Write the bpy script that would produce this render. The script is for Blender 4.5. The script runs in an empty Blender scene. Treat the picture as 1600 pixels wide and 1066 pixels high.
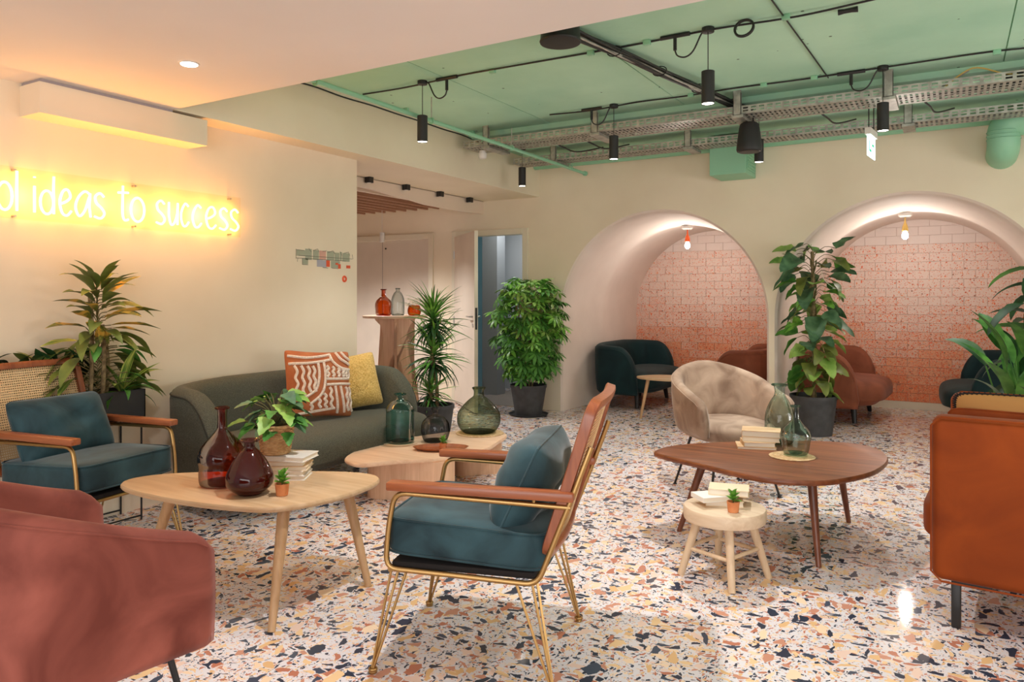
import bpy, bmesh, math, random
from mathutils import Vector, Matrix, Euler
R = math.radians
random.seed(7)
S = bpy.context.scene
COL = S.collection

# ------------------------------------------------------------------ camera, world, lights
TH, FPX, Y0, H = R(30.72), 1156.27, 462.7, 1.3
cd = bpy.data.cameras.new('camera'); cam = bpy.data.objects.new('camera', cd); COL.objects.link(cam)
cam.location = (0, 0, H); cam.rotation_euler = (R(90), 0, TH)
cd.sensor_width = 36; cd.lens = 36 * FPX / 1600; cd.shift_y = (Y0 - 533) / 1600
cd.clip_start = 0.05; cd.clip_end = 60
S.camera = cam
w = bpy.data.worlds.new('world'); S.world = w; w.use_nodes = True
w.node_tree.nodes['Background'].inputs[0].default_value = (.96, .98, 1.0, 1)
w.node_tree.nodes['Background'].inputs[1].default_value = .38
vs = S.view_settings
vs.view_transform = 'Standard'; vs.look = 'None'; vs.gamma = 1; vs.use_curve_mapping = False
vs.exposure = 0.16
S.cycles.max_bounces = 10; S.cycles.transparent_max_bounces = 16; S.cycles.diffuse_bounces = 5
S.cycles.sample_clamp_indirect = 6; S.cycles.use_denoising = True
S.cycles.caustics_reflective = False; S.cycles.caustics_refractive = False

def light(kind, name, loc, power, color=(1, .86, .7), size=.05, angle=110, blend=.6, aim=None, size_y=None):
    l = bpy.data.lights.new(name, kind); l.energy = power; l.color = color
    if kind == 'SPOT': l.spot_size = R(angle); l.spot_blend = blend; l.shadow_soft_size = size
    elif kind == 'AREA':
        l.size = size
        if size_y: l.shape = 'RECTANGLE'; l.size_y = size_y
    else: l.shadow_soft_size = size
    o = bpy.data.objects.new(name, l); COL.objects.link(o); o.location = loc
    if aim: o.rotation_euler = (Vector(aim) - Vector(loc)).to_track_quat('-Z', 'Y').to_euler()
    return o
WARM = (1, .88, .74)
NEUT = (1, .985, .975)
# recessed spots in the white ceiling, one of them in view
DOWN = [(-3.2, 2.3), (-1.6, 2.3), (0.0, 2.3), (1.6, 2.3), (-3.2, .5), (-1.6, .5), (0, .5), (1.6, .5)]
for x, y in DOWN: light('SPOT', 'downlight_beam', (x, y, 2.40), {-3.2: 30, -1.6: 105, 0.0: 40, 1.6: 28}[x] if y > 2 else 12, NEUT, .03, 92, .7)
# black cylinder pendants
PEND = [(-3.345, 4.34, 2.432), (-1.235, 4.34, 2.432), (1.0, 4.34, 2.432),
        (-2.398, 5.68, 2.428), (-.407, 5.68, 2.435), (1.6, 5.68, 2.435),
        (-3.80, 6.60, 2.43), (-1.40, 6.44, 2.43), (1.0, 6.5, 2.43)]
for x, y, z in PEND: light('SPOT', 'pendant_beam', (x, y, z - .012), {-3.345: 60, -1.235: 118, 1.0: 30, -2.398: 85, -.407: 85, 1.6: 30}[x] if y < 6 else 24, NEUT, .025, 96, .8)
# unseen area lamps added behind and right of the camera as soft fill
light('AREA', 'rear_fill', (.2, -2.6, 1.3), 130, (1, .985, .97), 5.0, aim=(-.8, 5, 2.2), size_y=2.0)
light('AREA', 'side_fill', (3.45, 4.2, 1.2), 75, (1, .985, .97), 4.0, aim=(-3, 4.6, 2.3), size_y=1.4)
light('SPOT', 'corridor_beam', (-5.6, 6.3, 2.25), 120, NEUT, .04, 130, .8)
light('SPOT', 'corridor_beam', (-6.8, 5.8, 2.25), 130, NEUT, .04, 140, .8)
light('AREA', 'hall_light', (-4.7, 8.1, 2.4), 12, (.9, .95, 1), .5, aim=(-4.75, 8.2, 0))

# ------------------------------------------------------------------ photo geometry helpers
_s, _c = math.sin(TH), math.cos(TH)
def ray(px, py):
    u = (px - 800) / FPX; return Vector((-_s + u * _c, _c + u * _s, (Y0 - py) / FPX))
def onX(px, py, X): r = ray(px, py); return Vector((0, 0, H)) + r * (X / r.x)
def onY(px, py, Y): r = ray(px, py); return Vector((0, 0, H)) + r * (Y / r.y)
def onZ(px, py, z): r = ray(px, py); return Vector((0, 0, H)) + r * ((z - H) / r.z)

# ------------------------------------------------------------------ materials
def lin(c):
    c = [x / 255 for x in c]
    return tuple((x / 12.92 if x <= .04045 else ((x + .055) / 1.055) ** 2.4) for x in c) + (1,)
def mat(name, col, rough=.6, metal=0, spec=.5, sheen=0, coat=0, emit=None, es=0):
    m = bpy.data.materials.new(name); m.use_nodes = True
    b = m.node_tree.nodes['Principled BSDF']
    b.inputs['Base Color'].default_value = lin(col)
    b.inputs['Roughness'].default_value = rough; b.inputs['Metallic'].default_value = metal
    b.inputs['Specular IOR Level'].default_value = spec
    if sheen:
        b.inputs['Sheen Weight'].default_value = sheen; b.inputs['Sheen Roughness'].default_value = .35
        b.inputs['Sheen Tint'].default_value = tuple(.5 + .5 * x for x in lin(col)[:3]) + (1,)
    if coat: b.inputs['Coat Weight'].default_value = coat; b.inputs['Coat Roughness'].default_value = .15
    if emit: b.inputs['Emission Color'].default_value = lin(emit); b.inputs['Emission Strength'].default_value = es
    return m
def N(m, t, **kw):
    n = m.node_tree.nodes.new(t)
    for k, v in kw.items():
        if k.startswith('_'): setattr(n, k[1:], v)
        else: n.inputs[k.replace('__', ' ')].default_value = v
    return n
def LK(m, a, b): m.node_tree.links.new(a, b)
def ramp(m, stops, interp='LINEAR'):
    n = m.node_tree.nodes.new('ShaderNodeValToRGB'); cr = n.color_ramp; cr.interpolation = interp
    while len(cr.elements) < len(stops): cr.elements.new(.5)
    for e, (p, c) in zip(cr.elements, stops): e.position = p; e.color = c if len(c) == 4 else lin(c)
    return n
def coords(m, scale=(1, 1, 1), kind='Object'):
    t = m.node_tree.nodes.new('ShaderNodeTexCoord'); mp = m.node_tree.nodes.new('ShaderNodeMapping')
    mp.inputs['Scale'].default_value = scale; LK(m, t.outputs[kind], mp.inputs[0]); return mp.outputs[0]
def noisy(m, c1, c2, scale=4, detail=4, lo=.35, hi=.65, sc=(1, 1, 1), bump=0, bscale=60, bsc=(1, 1, 1), dist=0):
    """base colour varies between two tones; optional fine relief"""
    b = m.node_tree.nodes['Principled BSDF']
    n = N(m, 'ShaderNodeTexNoise', Scale=scale, Detail=detail, Distortion=dist); LK(m, coords(m, sc), n.inputs['Vector'])
    r = ramp(m, [(lo, c1), (hi, c2)]); LK(m, n.outputs[0], r.inputs[0]); LK(m, r.outputs[0], b.inputs['Base Color'])
    if bump:
        n2 = N(m, 'ShaderNodeTexNoise', Scale=bscale, Detail=3); LK(m, coords(m, bsc), n2.inputs['Vector'])
        bp = N(m, 'ShaderNodeBump', Strength=bump, Distance=.01); LK(m, n2.outputs[0], bp.inputs['Height']); LK(m, bp.outputs[0], b.inputs['Normal'])
    return m
def velvet(name, c1, c2, scale=5, sheen=.35):
    return noisy(mat(name, c1, .75, spec=.25, sheen=sheen), c1, c2, scale, 5, .3, .72, bump=.15, bscale=9, dist=.8)
def wood(name, c1, c2, axis='x', rough=.45, scale=3, coat=.0):
    sc = {'x': (1, 14, 14), 'y': (14, 1, 14), 'z': (14, 14, 1)}[axis]
    return noisy(mat(name, c1, rough, coat=coat), c1, c2, scale, 6, .3, .7, sc, bump=.04, bscale=8, bsc=sc, dist=.6)
def thinglass(name, tint, edge, gloss=.05, mixf=1.0):
    """hollow blown glass: tinted see-through wall, darker where the wall is seen edge on, glossy surface"""
    m = bpy.data.materials.new(name); m.use_nodes = True; nt = m.node_tree; nt.nodes.clear()
    out = nt.nodes.new('ShaderNodeOutputMaterial')
    tr = nt.nodes.new('ShaderNodeBsdfTransparent'); gl = nt.nodes.new('ShaderNodeBsdfGlossy'); gl.inputs['Roughness'].default_value = gloss
    lw = nt.nodes.new('ShaderNodeLayerWeight'); lw.inputs[0].default_value = .35
    r = ramp(m, [(.15, tint), (.95, edge)]); LK(m, lw.outputs['Facing'], r.inputs[0]); LK(m, r.outputs[0], tr.inputs[0])
    nz = N(m, 'ShaderNodeTexNoise', Scale=9, Detail=2); LK(m, coords(m), nz.inputs['Vector'])
    bp = N(m, 'ShaderNodeBump', Strength=.25, Distance=.02); LK(m, nz.outputs[0], bp.inputs['Height']); LK(m, bp.outputs[0], gl.inputs['Normal'])
    fr = nt.nodes.new('ShaderNodeFresnel'); fr.inputs[0].default_value = 1.5; LK(m, bp.outputs[0], fr.inputs['Normal'])
    mu = nt.nodes.new('ShaderNodeMath'); mu.operation = 'MULTIPLY_ADD'; mu.inputs[1].default_value = .32 * mixf; mu.inputs[2].default_value = .02 * mixf
    LK(m, fr.outputs[0], mu.inputs[0])
    mx = nt.nodes.new('ShaderNodeMixShader'); LK(m, mu.outputs[0], mx.inputs[0]); LK(m, tr.outputs[0], mx.inputs[1]); LK(m, gl.outputs[0], mx.inputs[2])
    LK(m, mx.outputs[0], out.inputs[0]); return m

M = {}
M['wall'] = noisy(mat('wall_paint', (234, 219, 194), .85), (229, 214, 189), (238, 224, 200), 1.2, bump=.05, bscale=20)
M['plaster'] = noisy(mat('arch_plaster', (226, 210, 196), .8), (220, 203, 190), (232, 216, 204), 1.5, bump=.04, bscale=14)
M['white_ceiling'] = noisy(mat('white_ceiling', (234, 226, 220), .9), (230, 222, 216), (238, 230, 224), .7)
M['green'] = noisy(mat('green_concrete', (172, 220, 190), .75), (166, 214, 186), (188, 230, 202), 1.1, 6, bump=.25, bscale=14)
M['green_smooth'] = mat('green_paint', (142, 196, 162), .5)
M['frame'] = mat('cream_door_paint', (224, 214, 192), .5)
M['door'] = noisy(mat('pale_door_laminate', (218, 204, 188), .5), (212, 198, 182), (222, 208, 192), 2)
M['hall'] = mat('grey_hall_paint', (150, 152, 152), .8)
M['hall_light'] = mat('pale_hall_paint', (186, 186, 184), .8)
M['hall_blue'] = mat('blue_hall_wall', (140, 190, 210), .7)  # even pale blue on the hall's left wall and partition
M['hall_floor'] = mat('hall_floor', (150, 136, 124), .5)
M['black'] = mat('black_metal', (28, 26, 26), .45)
M['black_plastic'] = mat('black_plastic', (34, 32, 32), .6)
M['pot'] = noisy(mat('anthracite_pot', (56, 56, 58), .6), (50, 50, 52), (64, 64, 66), 12)
M['planter'] = mat('black_planter_metal', (30, 28, 28), .5)
M['soil'] = noisy(mat('soil', (46, 34, 26), .95), (30, 22, 16), (66, 50, 38), 30, bump=.6)
M['gold'] = mat('brushed_gold', (184, 148, 96), .38, 1)
M['chrome'] = mat('brushed_steel', (190, 190, 188), .3, 1)
M['galv'] = noisy(mat('galvanised_steel', (176, 172, 164), .45, .6), (156, 152, 144), (190, 186, 178), 20)
M['teal'] = velvet('teal_velvet', (26, 44, 50), (60, 92, 100), 4.5, .7)
M['teal_dark'] = velvet('petrol_velvet', (12, 34, 38), (22, 52, 56), 4, .15)
M['rust'] = velvet('rust_velvet', (108, 52, 42), (166, 94, 80), 4.5, .2)
M['brown'] = velvet('cinnamon_velvet', (118, 64, 44), (148, 86, 62), 4, .15)
M['cognac'] = velvet('cognac_velvet', (118, 48, 8), (150, 68, 16), 3.5, .12)
M['taupe'] = velvet('taupe_velvet', (128, 102, 84), (184, 158, 136), 6, .35)
M['olive'] = noisy(mat('olive_wool', (82, 82, 70), .95, sheen=.15), (72, 72, 60), (96, 96, 82), 180, 3, bump=.3, bscale=220)
M['piping'] = mat('olive_piping', (52, 50, 42), .9)
M['honey'] = wood('honey_beech', (134, 70, 38), (170, 98, 58), 'x', .35, coat=.2)
M['honey_z'] = wood('honey_beech_upright', (124, 62, 34), (160, 90, 52), 'z', .35, coat=.2)
M['cane'] = mat('cane_webbing', (222, 188, 140), .6)
M['oak'] = wood('pale_oak', (192, 156, 116), (212, 180, 142), 'x', .4, 2.2)
M['oak_z'] = wood('pale_oak_leg', (172, 134, 94), (196, 158, 116), 'z', .4)
M['walnut'] = wood('walnut', (98, 50, 26), (146, 84, 50), 'x', .4, 2.0, coat=.05)
M['walnut_z'] = wood('walnut_leg', (94, 50, 32), (126, 74, 50), 'z', .35)
M['beech'] = wood('pink_beech', (216, 176, 142), (234, 200, 170), 'x', .45, 2)
M['beech_z'] = wood('pink_beech_panel', (204, 160, 126), (230, 192, 160), 'z', .45, 2)
M['pine'] = wood('pale_pine', (204, 178, 148), (220, 198, 170), 'x', .5)
M['pine_z'] = wood('pale_pine_leg', (200, 172, 140), (216, 192, 160), 'z', .5)
M['slat'] = wood('brown_slat', (150, 108, 82), (172, 128, 100), 'y', .5)
M['cream_paint'] = mat('cream_paint', (226, 208, 190), .7)
M['rattan'] = noisy(mat('rattan', (206, 160, 108), .7), (188, 140, 90), (222, 180, 128), 40)
M['coaster'] = noisy(mat('straw_coaster', (206, 172, 126), .8), (190, 152, 106), (218, 186, 142), 60, bump=.3, bscale=80)
M['terracotta'] = noisy(mat('terracotta', (206, 130, 80), .8), (196, 118, 70), (216, 142, 92), 20)
M['paper'] = mat('book_pages', (236, 226, 208), .9)
M['whitebook'] = mat('white_book_cover', (232, 226, 218), .6)
M['kraft'] = noisy(mat('sand_book_cover', (214, 178, 136), .7), (206, 168, 126), (222, 190, 150), 10)
M['cream_book'] = mat('cream_book_cover', (232, 212, 180), .7)
M['mustard'] = noisy(mat('mustard_boucle', (214, 172, 84), .95, sheen=.4), (208, 166, 82), (242, 208, 130), 90, 3, .35, .65, bump=1.0, bscale=110)
M['rustcloth'] = noisy(mat('terracotta_cotton', (176, 100, 58), .9), (166, 90, 52), (188, 114, 70), 8)
M['tuft'] = noisy(mat('cream_tufting', (240, 222, 204), .95), (230, 208, 188), (246, 232, 218), 90, bump=.8, bscale=160)
M['sandcloth'] = mat('sand_cotton', (176, 128, 72), .9)
M['blackcloth'] = mat('black_stitch', (26, 20, 18), .9)
M['leaf_a'] = noisy(mat('leaf_bright_green', (90, 150, 50), .4), (76, 138, 44), (144, 198, 84), 14)
M['leaf_b'] = noisy(mat('leaf_mid_green', (66, 120, 50), .55, spec=.3), (48, 98, 38), (98, 156, 66), 9)
M['leaf_c'] = noisy(mat('leaf_dark_green', (30, 62, 30), .55, spec=.3), (22, 46, 22), (44, 84, 40), 9)
M['leaf_d'] = noisy(mat('leaf_light_green', (130, 168, 74), .45), (104, 150, 58), (160, 190, 96), 9)
M['leaf_yellow'] = noisy(mat('leaf_yellow_edge', (176, 150, 50), .5), (96, 104, 34), (226, 180, 72), 12, 2, .42, .56)
M['leaf_olive'] = noisy(mat('leaf_olive', (92, 106, 42), .5), (76, 92, 34), (122, 132, 58), 9)
M['leaf_stripe'] = noisy(mat('leaf_striped', (110, 130, 50), .45), (64, 104, 34), (170, 180, 84), 6, 1, .4, .6, (1, 16, 1))
M['leaf_blue'] = noisy(mat('leaf_blue_green', (70, 104, 74), .5, spec=.3), (52, 86, 58), (96, 130, 92), 10)
M['stem'] = noisy(mat('plant_stem', (96, 92, 50), .8), (80, 78, 40), (118, 108, 64), 30)
M['trunk'] = noisy(mat('cane_trunk', (128, 108, 74), .9), (98, 80, 52), (150, 130, 92), 40, bump=.5)
M['glass_teal'] = thinglass('teal_glass', (184, 228, 224), (44, 130, 134))
M['glass_grey'] = thinglass('smoke_glass', (206, 206, 208), (56, 60, 64))
M['glass_green'] = thinglass('green_glass', (208, 216, 196), (74, 96, 74))
M['glass_clear'] = thinglass('aqua_glass', (222, 238, 232), (88, 146, 130))
M['glass_rose'] = thinglass('rose_glass', (222, 130, 100), (84, 22, 32))
M['glass_wine'] = mat('wine_glass', (58, 10, 6), .06, spec=.5)
M['glass_amber'] = thinglass('amber_glass', (226, 140, 62), (130, 52, 8))
M['glass_pale'] = thinglass('pale_glass', (228, 232, 230), (130, 146, 148))
M['lamp_on'] = mat('lamp_lens', (255, 250, 240), .5, emit=(255, 244, 228), es=12)
M['bulb'] = mat('bulb', (255, 250, 240), .5, emit=(255, 246, 232), es=60)
M['neon'] = mat('neon_tube', (255, 220, 150), .5, emit=(255, 190, 88), es=9)
M['acrylic'] = thinglass('acrylic_sheet', (254, 251, 246), (250, 244, 232), .1, .08)
M['exit_white'] = mat('exit_panel_lit', (230, 255, 250), .5, emit=(214, 255, 246), es=3.0)
M['exit_green'] = mat('exit_green_lit', (30, 150, 110), .5, emit=(40, 170, 120), es=1.2)
M['white_plastic'] = mat('white_plastic', (226, 222, 216), .5)
M['orange_plastic'] = mat('orange_silicone', (236, 96, 34), .45)
M['ochre_plastic'] = mat('yellow_silicone', (214, 176, 92), .45)
M['flower'] = mat('cream_petals', (246, 236, 218), .8)
M['map_green'] = mat('map_sage_print', (168, 172, 150), .8)
M['map_line'] = mat('map_grey_line', (120, 116, 104), .8)
M['map_red'] = mat('map_coral_print', (224, 92, 56), .7)
M['map_pink'] = mat('map_pink_print', (214, 166, 150), .8)
M['map_blue'] = mat('map_lilac_print', (176, 174, 184), .8)

def terrazzo_floor():
    m = mat('terrazzo', (226, 218, 214), .1, spec=.22); b = m.node_tree.nodes['Principled BSDF']
    co = coords(m)
    wn = N(m, 'ShaderNodeTexNoise', Scale=9, Detail=3); LK(m, co, wn.inputs['Vector'])
    wa = m.node_tree.nodes.new('ShaderNodeVectorMath'); wa.operation = 'MULTIPLY_ADD'
    LK(m, wn.outputs['Color'], wa.inputs[0]); wa.inputs[1].default_value = (.08, .08, 0); LK(m, co, wa.inputs[2])
    prev = None
    base = N(m, 'ShaderNodeTexNoise', Scale=2.0, Detail=3); LK(m, co, base.inputs['Vector'])
    rb = ramp(m, [(.3, (212, 208, 212)), (.7, (225, 221, 224))]); LK(m, base.outputs[0], rb.inputs[0]); prev = rb.outputs[0]
    pal = [(50, 58, 74), (198, 142, 118), (230, 196, 150), (236, 210, 178), (184, 118, 94), (58, 62, 76), (228, 200, 184), (70, 78, 94), (220, 180, 130)]
    for sc, keep, edge, stretch in ((110, .44, .17, (1, 1.35, 1)), (58, .38, .13, (1.35, .75, 1)), (30, .36, .11, (.7, 1.35, 1)), (19, .24, .12, (1.5, .75, 1))):
        mp = m.node_tree.nodes.new('ShaderNodeMapping'); mp.inputs['Scale'].default_value = stretch
        mp.inputs['Rotation'].default_value = (0, 0, sc); LK(m, wa.outputs[0], mp.inputs[0])
        v = N(m, 'ShaderNodeTexVoronoi', _voronoi_dimensions='2D', Scale=sc); LK(m, mp.outputs[0], v.inputs['Vector'])
        d = N(m, 'ShaderNodeTexVoronoi', _voronoi_dimensions='2D', _feature='DISTANCE_TO_EDGE', Scale=sc); LK(m, mp.outputs[0], d.inputs['Vector'])
        sp = m.node_tree.nodes.new('ShaderNodeSeparateColor'); LK(m, v.outputs['Color'], sp.inputs[0])
        # chip present? (random red < keep) and far enough from the joint (random green varies its size)
        th = N(m, 'ShaderNodeMath', _operation='MULTIPLY_ADD'); LK(m, sp.outputs[1], th.inputs[0]); th.inputs[1].default_value = edge * 1.6; th.inputs[2].default_value = edge * .35
        gt = N(m, 'ShaderNodeMath', _operation='GREATER_THAN'); LK(m, d.outputs['Distance'], gt.inputs[0]); LK(m, th.outputs[0], gt.inputs[1])
        lt = N(m, 'ShaderNodeMath', _operation='LESS_THAN'); LK(m, sp.outputs[0], lt.inputs[0]); lt.inputs[1].default_value = keep
        mu = N(m, 'ShaderNodeMath', _operation='MULTIPLY'); LK(m, gt.outputs[0], mu.inputs[0]); LK(m, lt.outputs[0], mu.inputs[1])
        k = len(pal); rp = ramp(m, [(i / k, pal[i]) for i in range(k)], 'CONSTANT'); LK(m, sp.outputs[2], rp.inputs[0])
        mx = m.node_tree.nodes.new('ShaderNodeMix'); mx.data_type = 'RGBA'
        LK(m, mu.outputs[0], mx.inputs[0]); LK(m, prev, mx.inputs[6]); LK(m, rp.outputs[0], mx.inputs[7]); prev = mx.outputs[2]
    LK(m, prev, b.inputs['Base Color'])
    n2 = N(m, 'ShaderNodeTexNoise', Scale=3, Detail=4); LK(m, co, n2.inputs['Vector'])
    r2 = ramp(m, [(.3, (.05, .05, .05, 1)), (.7, (.10, .10, .10, 1))]); LK(m, n2.outputs[0], r2.inputs[0]); LK(m, r2.outputs[0], b.inputs['Roughness'])
    return m
M['floor'] = terrazzo_floor()
def tile_material(k):
    """terrazzo wall tile; k = how many coral chips (0 none .. 5 dense)"""
    base = [(228, 210, 200), (228, 202, 188), (228, 196, 180), (226, 182, 160), (226, 164, 130), (222, 142, 100)][k]
    m = mat('niche_tile_grade_%d' % k, base, .5); b = m.node_tree.nodes['Principled BSDF']
    if k == 0: return m
    oi = m.node_tree.nodes.new('ShaderNodeObjectInfo'); co = coords(m)
    ad = m.node_tree.nodes.new('ShaderNodeVectorMath'); ad.operation = 'ADD'; LK(m, co, ad.inputs[0])
    mulr = N(m, 'ShaderNodeMath', _operation='MULTIPLY'); LK(m, oi.outputs['Random'], mulr.inputs[0]); mulr.inputs[1].default_value = 40
    LK(m, mulr.outputs[0], ad.inputs[1])
    prev = None
    rgb = N(m, 'ShaderNodeRGB'); rgb.outputs[0].default_value = lin(base); prev = rgb.outputs[0]
    for sc, keep in ((115, (0, .16, .32, .50, .68, .78)[k]), (58, (0, .05, .12, .24, .38, .48)[k])):
        v = N(m, 'ShaderNodeTexVoronoi', Scale=sc); LK(m, ad.outputs[0], v.inputs['Vector'])
        sp = m.node_tree.nodes.new('ShaderNodeSeparateColor'); LK(m, v.outputs['Color'], sp.inputs[0])
        lt = N(m, 'ShaderNodeMath', _operation='LESS_THAN'); LK(m, sp.outputs[0], lt.inputs[0]); lt.inputs[1].default_value = keep
        dd = N(m, 'ShaderNodeMath', _operation='LESS_THAN'); LK(m, v.outputs['Distance'], dd.inputs[0]); dd.inputs[1].default_value = .52
        mu = N(m, 'ShaderNodeMath', _operation='MULTIPLY'); LK(m, lt.outputs[0], mu.inputs[0]); LK(m, dd.outputs[0], mu.inputs[1])
        rp = ramp(m, [(0, (228, 104, 54)), (.3, (214, 110, 70)), (.55, (236, 146, 96)), (.8, (158, 104, 80)), (.86, (238, 166, 126))], 'CONSTANT'); LK(m, sp.outputs[2], rp.inputs[0])
        mx = m.node_tree.nodes.new('ShaderNodeMix'); mx.data_type = 'RGBA'
        LK(m, mu.outputs[0], mx.inputs[0]); LK(m, prev, mx.inputs[6]); LK(m, rp.outputs[0], mx.inputs[7]); prev = mx.outputs[2]
    LK(m, prev, b.inputs['Base Color']); return m
TILE = [tile_material(k) for k in range(6)]

# ------------------------------------------------------------------ mesh helpers
class MB:
    def __init__(s): s.v = []; s.f = []
    def add(s, vs, fs):
        o = len(s.v); s.v += [tuple(v) for v in vs]; s.f += [tuple(i + o for i in f) for f in fs]; return s
    def box(s, x0, x1, y0, y1, z0, z1, M4=None):
        vs = [Vector((x, y, z)) for z in (z0, z1) for y in (y0, y1) for x in (x0, x1)]
        if M4: vs = [M4 @ v for v in vs]
        return s.add(vs, [(0, 2, 3, 1), (4, 5, 7, 6), (0, 1, 5, 4), (2, 6, 7, 3), (0, 4, 6, 2), (1, 3, 7, 5)])
    def bar(s, a, b, w, h, up=(0, 0, 1)):
        a, b = Vector(a), Vector(b); t = (b - a).normalized(); up = Vector(up)
        if abs(t.dot(up)) > .99: up = Vector((1, 0, 0))
        x = t.cross(up).normalized(); y = x.cross(t)
        vs = [p + x * sx * w / 2 + y * sy * h / 2 for p in (a, b) for sy in (-1, 1) for sx in (-1, 1)]
        return s.add(vs, [(0, 2, 3, 1), (4, 5, 7, 6), (0, 1, 5, 4), (2, 6, 7, 3), (0, 4, 6, 2), (1, 3, 7, 5)])
    def tube(s, pts, r, n=8, closed=False, cap=True, flat=None):
        pts = [Vector(p) for p in pts]; k = len(pts)
        rs = r if isinstance(r, (list, tuple)) else [r] * k
        def tan(i):
            a = pts[(i - 1) % k] if (closed or i) else pts[i]; b = pts[(i + 1) % k] if (closed or i < k - 1) else pts[i]
            return (b - a).normalized() if (b - a).length > 1e-9 else Vector((0, 0, 1))
        t = tan(0); up = Vector((0, 0, 1)) if abs(t.z) < .9 else Vector((1, 0, 0))
        x = t.cross(up).normalized(); vs = []
        for i in range(k):
            t = tan(i); x = (x - t * x.dot(t)).normalized(); y = t.cross(x)
            for j in range(n):
                a = 2 * math.pi * j / n; vs.append(pts[i] + (x * math.cos(a) + y * math.sin(a) * (flat or 1)) * rs[i])
        fs = []
        for i in range(k if closed else k - 1):
            for j in range(n):
                a, b = i * n + j, i * n + (j + 1) % n; c, d = ((i + 1) % k) * n + (j + 1) % n, ((i + 1) % k) * n + j
                fs.append((a, b, c, d))
        if cap and not closed: fs.append(tuple(range(n))[::-1]); fs.append(tuple(range((k - 1) * n, k * n)))
        return s.add(vs, fs)
    def lathe(s, prof, n=32, c=(0, 0, 0), caps=(True, True), sx=1, sy=1):
        vs = []
        for r, z in prof:
            for j in range(n):
                a = 2 * math.pi * j / n; vs.append((c[0] + r * math.cos(a) * sx, c[1] + r * math.sin(a) * sy, c[2] + z))
        fs = [(i * n + j, i * n + (j + 1) % n, (i + 1) * n + (j + 1) % n, (i + 1) * n + j) for i in range(len(prof) - 1) for j in range(n)]
        if caps[0]: fs.append(tuple(range(n))[::-1])
        if caps[1]: fs.append(tuple(range((len(prof) - 1) * n, len(prof) * n)))
        return s.add(vs, fs)
    def prism(s, out, z0, z1, ch=0):
        n = len(out); cx = sum(p[0] for p in out) / n; cy = sum(p[1] for p in out) / n
        def ring(k, z): return [(cx + (p[0] - cx) * k, cy + (p[1] - cy) * k, z) for p in out]
        rs = max(math.dist(p, (cx, cy)) for p in out); q = 1 - ch / rs if ch else 1
        rings = [ring(q, z0), ring(1, z0 + ch), ring(1, z1 - ch), ring(q, z1)] if ch else [ring(1, z0), ring(1, z1)]
        vs = [v for r in rings for v in r]; m = len(rings)
        fs = [(i * n + j, i * n + (j + 1) % n, (i + 1) * n + (j + 1) % n, (i + 1) * n + j) for i in range(m - 1) for j in range(n)]
        fs += [tuple(range(n))[::-1], tuple(range((m - 1) * n, m * n))]
        return s.add(vs, fs)
    def grid(s, fn, nu, nv, cu=False, cv=False):
        vs = [fn(i / (nu if cu else nu - 1), j / (nv if cv else nv - 1)) for i in range(nu) for j in range(nv)]
        fs = []
        for i in range(nu if cu else nu - 1):
            for j in range(nv if cv else nv - 1):
                a, b = i * nv + j, i * nv + (j + 1) % nv; c, d = ((i + 1) % nu) * nv + (j + 1) % nv, ((i + 1) % nu) * nv + j
                fs.append((a, b, c, d))
        return s.add(vs, fs)
    def mesh(s, name, mt, smooth=True, bevel=0, seg=2, angle=40):
        me = bpy.data.meshes.new(name); me.from_pydata(s.v, [], s.f)
        bm = bmesh.new(); bm.from_mesh(me)
        bmesh.ops.recalc_face_normals(bm, faces=bm.faces)
        if bevel:
            es = [e for e in bm.edges if len(e.link_faces) == 2 and e.calc_face_angle(0) > R(25)]
            bmesh.ops.bevel(bm, geom=es, offset=bevel, segments=seg, profile=.5, affect='EDGES', clamp_overlap=True)
        bm.to_mesh(me); bm.free()
        if mt: me.materials.append(mt)
        if smooth:
            for p in me.polygons: p.use_smooth = True
            me.set_sharp_from_angle(angle=R(angle))
        return me
    def build(s, name, mt, parent=None, smooth=True, bevel=0, seg=2, angle=40, loc=None):
        return link(name, s.mesh(name, mt, smooth, bevel, seg, angle), parent, loc)
def link(name, me, parent=None, loc=None, rot=None):
    o = bpy.data.objects.new(name, me); COL.objects.link(o)
    if parent: o.parent = parent
    if loc is not None: o.location = loc
    if rot is not None: o.rotation_euler = rot
    return o
def tag(o, label, cat, group=None, kind=None):
    o['label'] = label; o['category'] = cat
    if group: o['group'] = group
    if kind: o['kind'] = kind
    return o
def thing(name, label, cat, loc=(0, 0, 0), rz=0, group=None):
    o = bpy.data.objects.new(name, None); COL.objects.link(o); o.empty_display_size = .1
    o.location = loc; o.rotation_euler = (0, 0, rz); return tag(o, label, cat, group)
def struct(name, mb, mt, **kw):
    o = mb.build(name, mt, **kw) if isinstance(mb, MB) else mb
    o['kind'] = 'structure'; return o
def copy_tree(root, loc, rz, label, group=None):
    """a copy of a thing with copies of its parts and sub-parts"""
    r = root.copy(); COL.objects.link(r); r.location = loc; r.rotation_euler = (0, 0, rz); r['label'] = label
    if group: r['group'] = group
    for ch in list(root.children):
        c = ch.copy(); COL.objects.link(c); c.parent = r
        for g in list(ch.children):
            d = g.copy(); COL.objects.link(d); d.parent = c
    return r
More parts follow.
